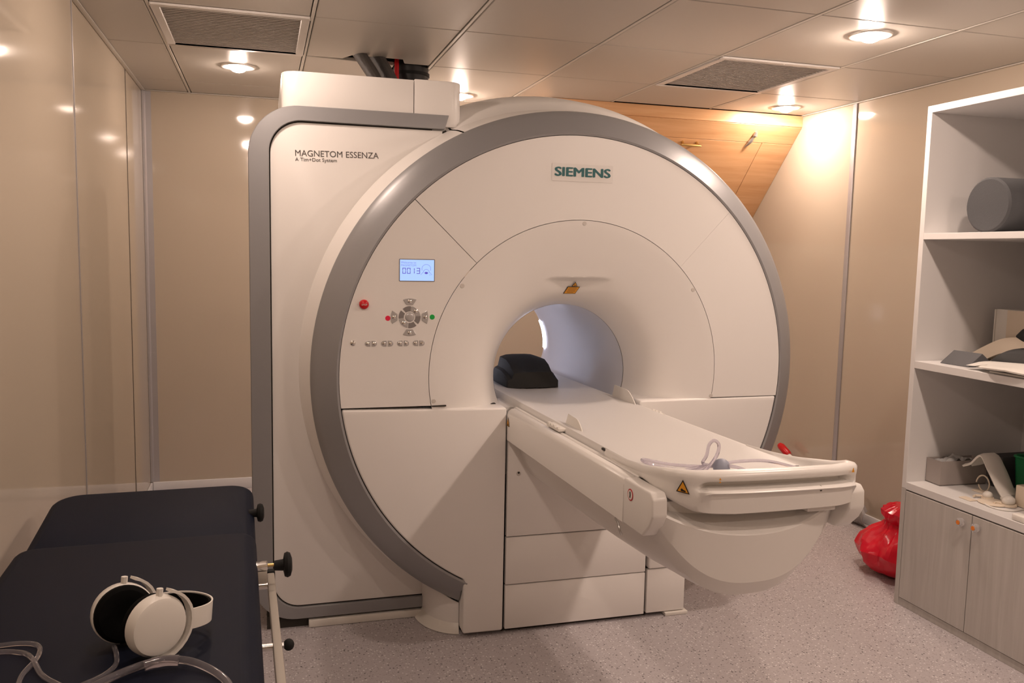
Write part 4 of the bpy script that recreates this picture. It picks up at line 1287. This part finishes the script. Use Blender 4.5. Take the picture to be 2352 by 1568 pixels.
dk = tag(B().prism(roundrect(2.98, 3.24, 2.765, 2.835, .008, 3), 'Z', .5505, .685).obj('dark_case', 'foam_dark', bevel=.003), 'dark flat case standing behind the white paddle on the counter', 'case')
tag(B().box(2.83, 2.93, 2.50, 2.555, .5505, .635).obj('cream_box', 'cream', bevel=.004), 'small cream box beside the green basket on the counter', 'box')
# cotton-like connectors and discs
for k, (x, y, r, lab) in enumerate(((2.80, 2.655, .020, 'white knobbly connector left of the paddle foot on the counter'), (2.80, 2.555, .026, 'white rounded connector in front of the cream box'))):
    c_ = thing('plug_connector', lab, 'connector', (x, y, .55), group='loose connectors on the counter')
    B().ball((x, y, .55 + r * .8), r, r * .9, r * .8, 12, 8).obj('shell', 'offwhite', c_, world=True)
    B().tube([(x - .01, y + .01, .56), (x - .03, y + .03, .558), (x - .045, y + .025, .556)], .005, 8).obj('lead', 'cream', c_, world=True)
    B().lathe([(r * .6, .551), (r * 1.2, .551), (r * 1.15, .559), (r * .6, .559)], (x, y), n=14, axis='Z').obj('collar', 'cream', c_, world=True)
tag(B().lathe([(.0001, .5505), (.055, .5505), (.058, .553), (.05, .556), (.0001, .555)], (2.775, 2.60), n=28, axis='Z').obj('plastic_disc', 'cream'), 'flat cream disc lying on the counter before the paddle', 'disc')
cc_ = B()
cc_.box(2.70, 2.735, 2.64, 2.70, .5495, .553)
tag(cc_.obj('plastic_strip', 'cream', bevel=.001, seg=1), 'small cream strip near the counter edge above the doors', 'strip')
tag(B().tube(smoothpath([(2.74, 2.62, .553), (2.715, 2.57, .553), (2.72, 2.52, .553), (2.76, 2.49, .553), (2.82, 2.50, .553)], 6), .003, 6).obj('thin_lead', 'offwhite'), 'thin pale lead curling along the counter edge', 'cable')
tag(B().box(2.665, 2.70, 2.36, 2.415, .5495, .575).obj('white_plug', 'offwhite', bevel=.006, seg=3), 'small white plug at the counter edge, right picture border', 'plug')

# ================================================================== FLOOR THINGS
# red polythene bag behind the cabinet
rb = thing('red_bag', 'crumpled red plastic bag on the floor behind the cabinet', 'bag', (2.86, 3.22, 0))
def bag_pt(i, j):
    a = 2 * PI * i / 72
    v = j / 26
    prof = table_fn([(0, .08), (.06, .155), (.18, .205), (.35, .225), (.5, .205), (.62, .165), (.70, .115), (.76, .105), (.84, .125), (.93, .13), (1, .08)], v)
    zz = .372 * v
    n1 = noise.noise(Vector((math.cos(a) * 2.1, math.sin(a) * 2.1, v * 3.2)))
    n2 = noise.noise(Vector((math.cos(a) * 5.5 + 3, math.sin(a) * 5.5, v * 4.0 + 1)))
    fold = abs(math.sin(a * 4.5 + v * 2.5)) * .018 * math.sin(PI * min(1, v * 1.2))
    r = prof * (1 + .13 * n1) + .022 * n2 + fold * .6
    lean = .05 * v
    return (2.93 + .86 * r * math.cos(a) + lean * .6, 3.245 + r * math.sin(a) * .92, max(.001, zz * .88 + .012 * n2 * (1 if 0 < j < 26 else 0)))
bg = B().grid(bag_pt, 72, 27, cu=True)
bg.f.append([i * 27 + 26 for i in range(72)])
bg.obj('bag', 'red_bag', rb, world=True, smooth=24)
# grey plastic pouch by the skirting
gp = B().grid(lambda i, j: (3.245 + .035 * math.sin(PI * j / 8) * -1 + .008 * noise.noise(Vector((i * .9, j * .7, 5))), 3.86 + .16 * i / 8 + .015 * (j / 8), .002 + .125 * (j / 8) * (.75 + .25 * math.sin(i * 1.1))), 9, 9)
tag(gp.obj('plastic_pouch', 'foil', solid=.004, smooth=12), 'crumpled grey plastic pouch against the right skirting', 'pouch')
# red-tipped pole behind the table by the right wall
pp = thing('red_tipped_pole', 'white pole with red tip leaning low by the right wall', 'pole', (3.2, 4.2, 0))
B().tube([(3.235, 4.63, .247), (3.235, 4.09, .018)], .013, 12).obj('pole', 'offwhite', pp, world=True)
B().tube([(3.235, 4.72, .284), (3.235, 4.70, .277), (3.235, 4.63, .247), (3.235, 4.615, .240)], [.018, .024, .024, .017], 12).obj('tip', 'red', pp, world=True)
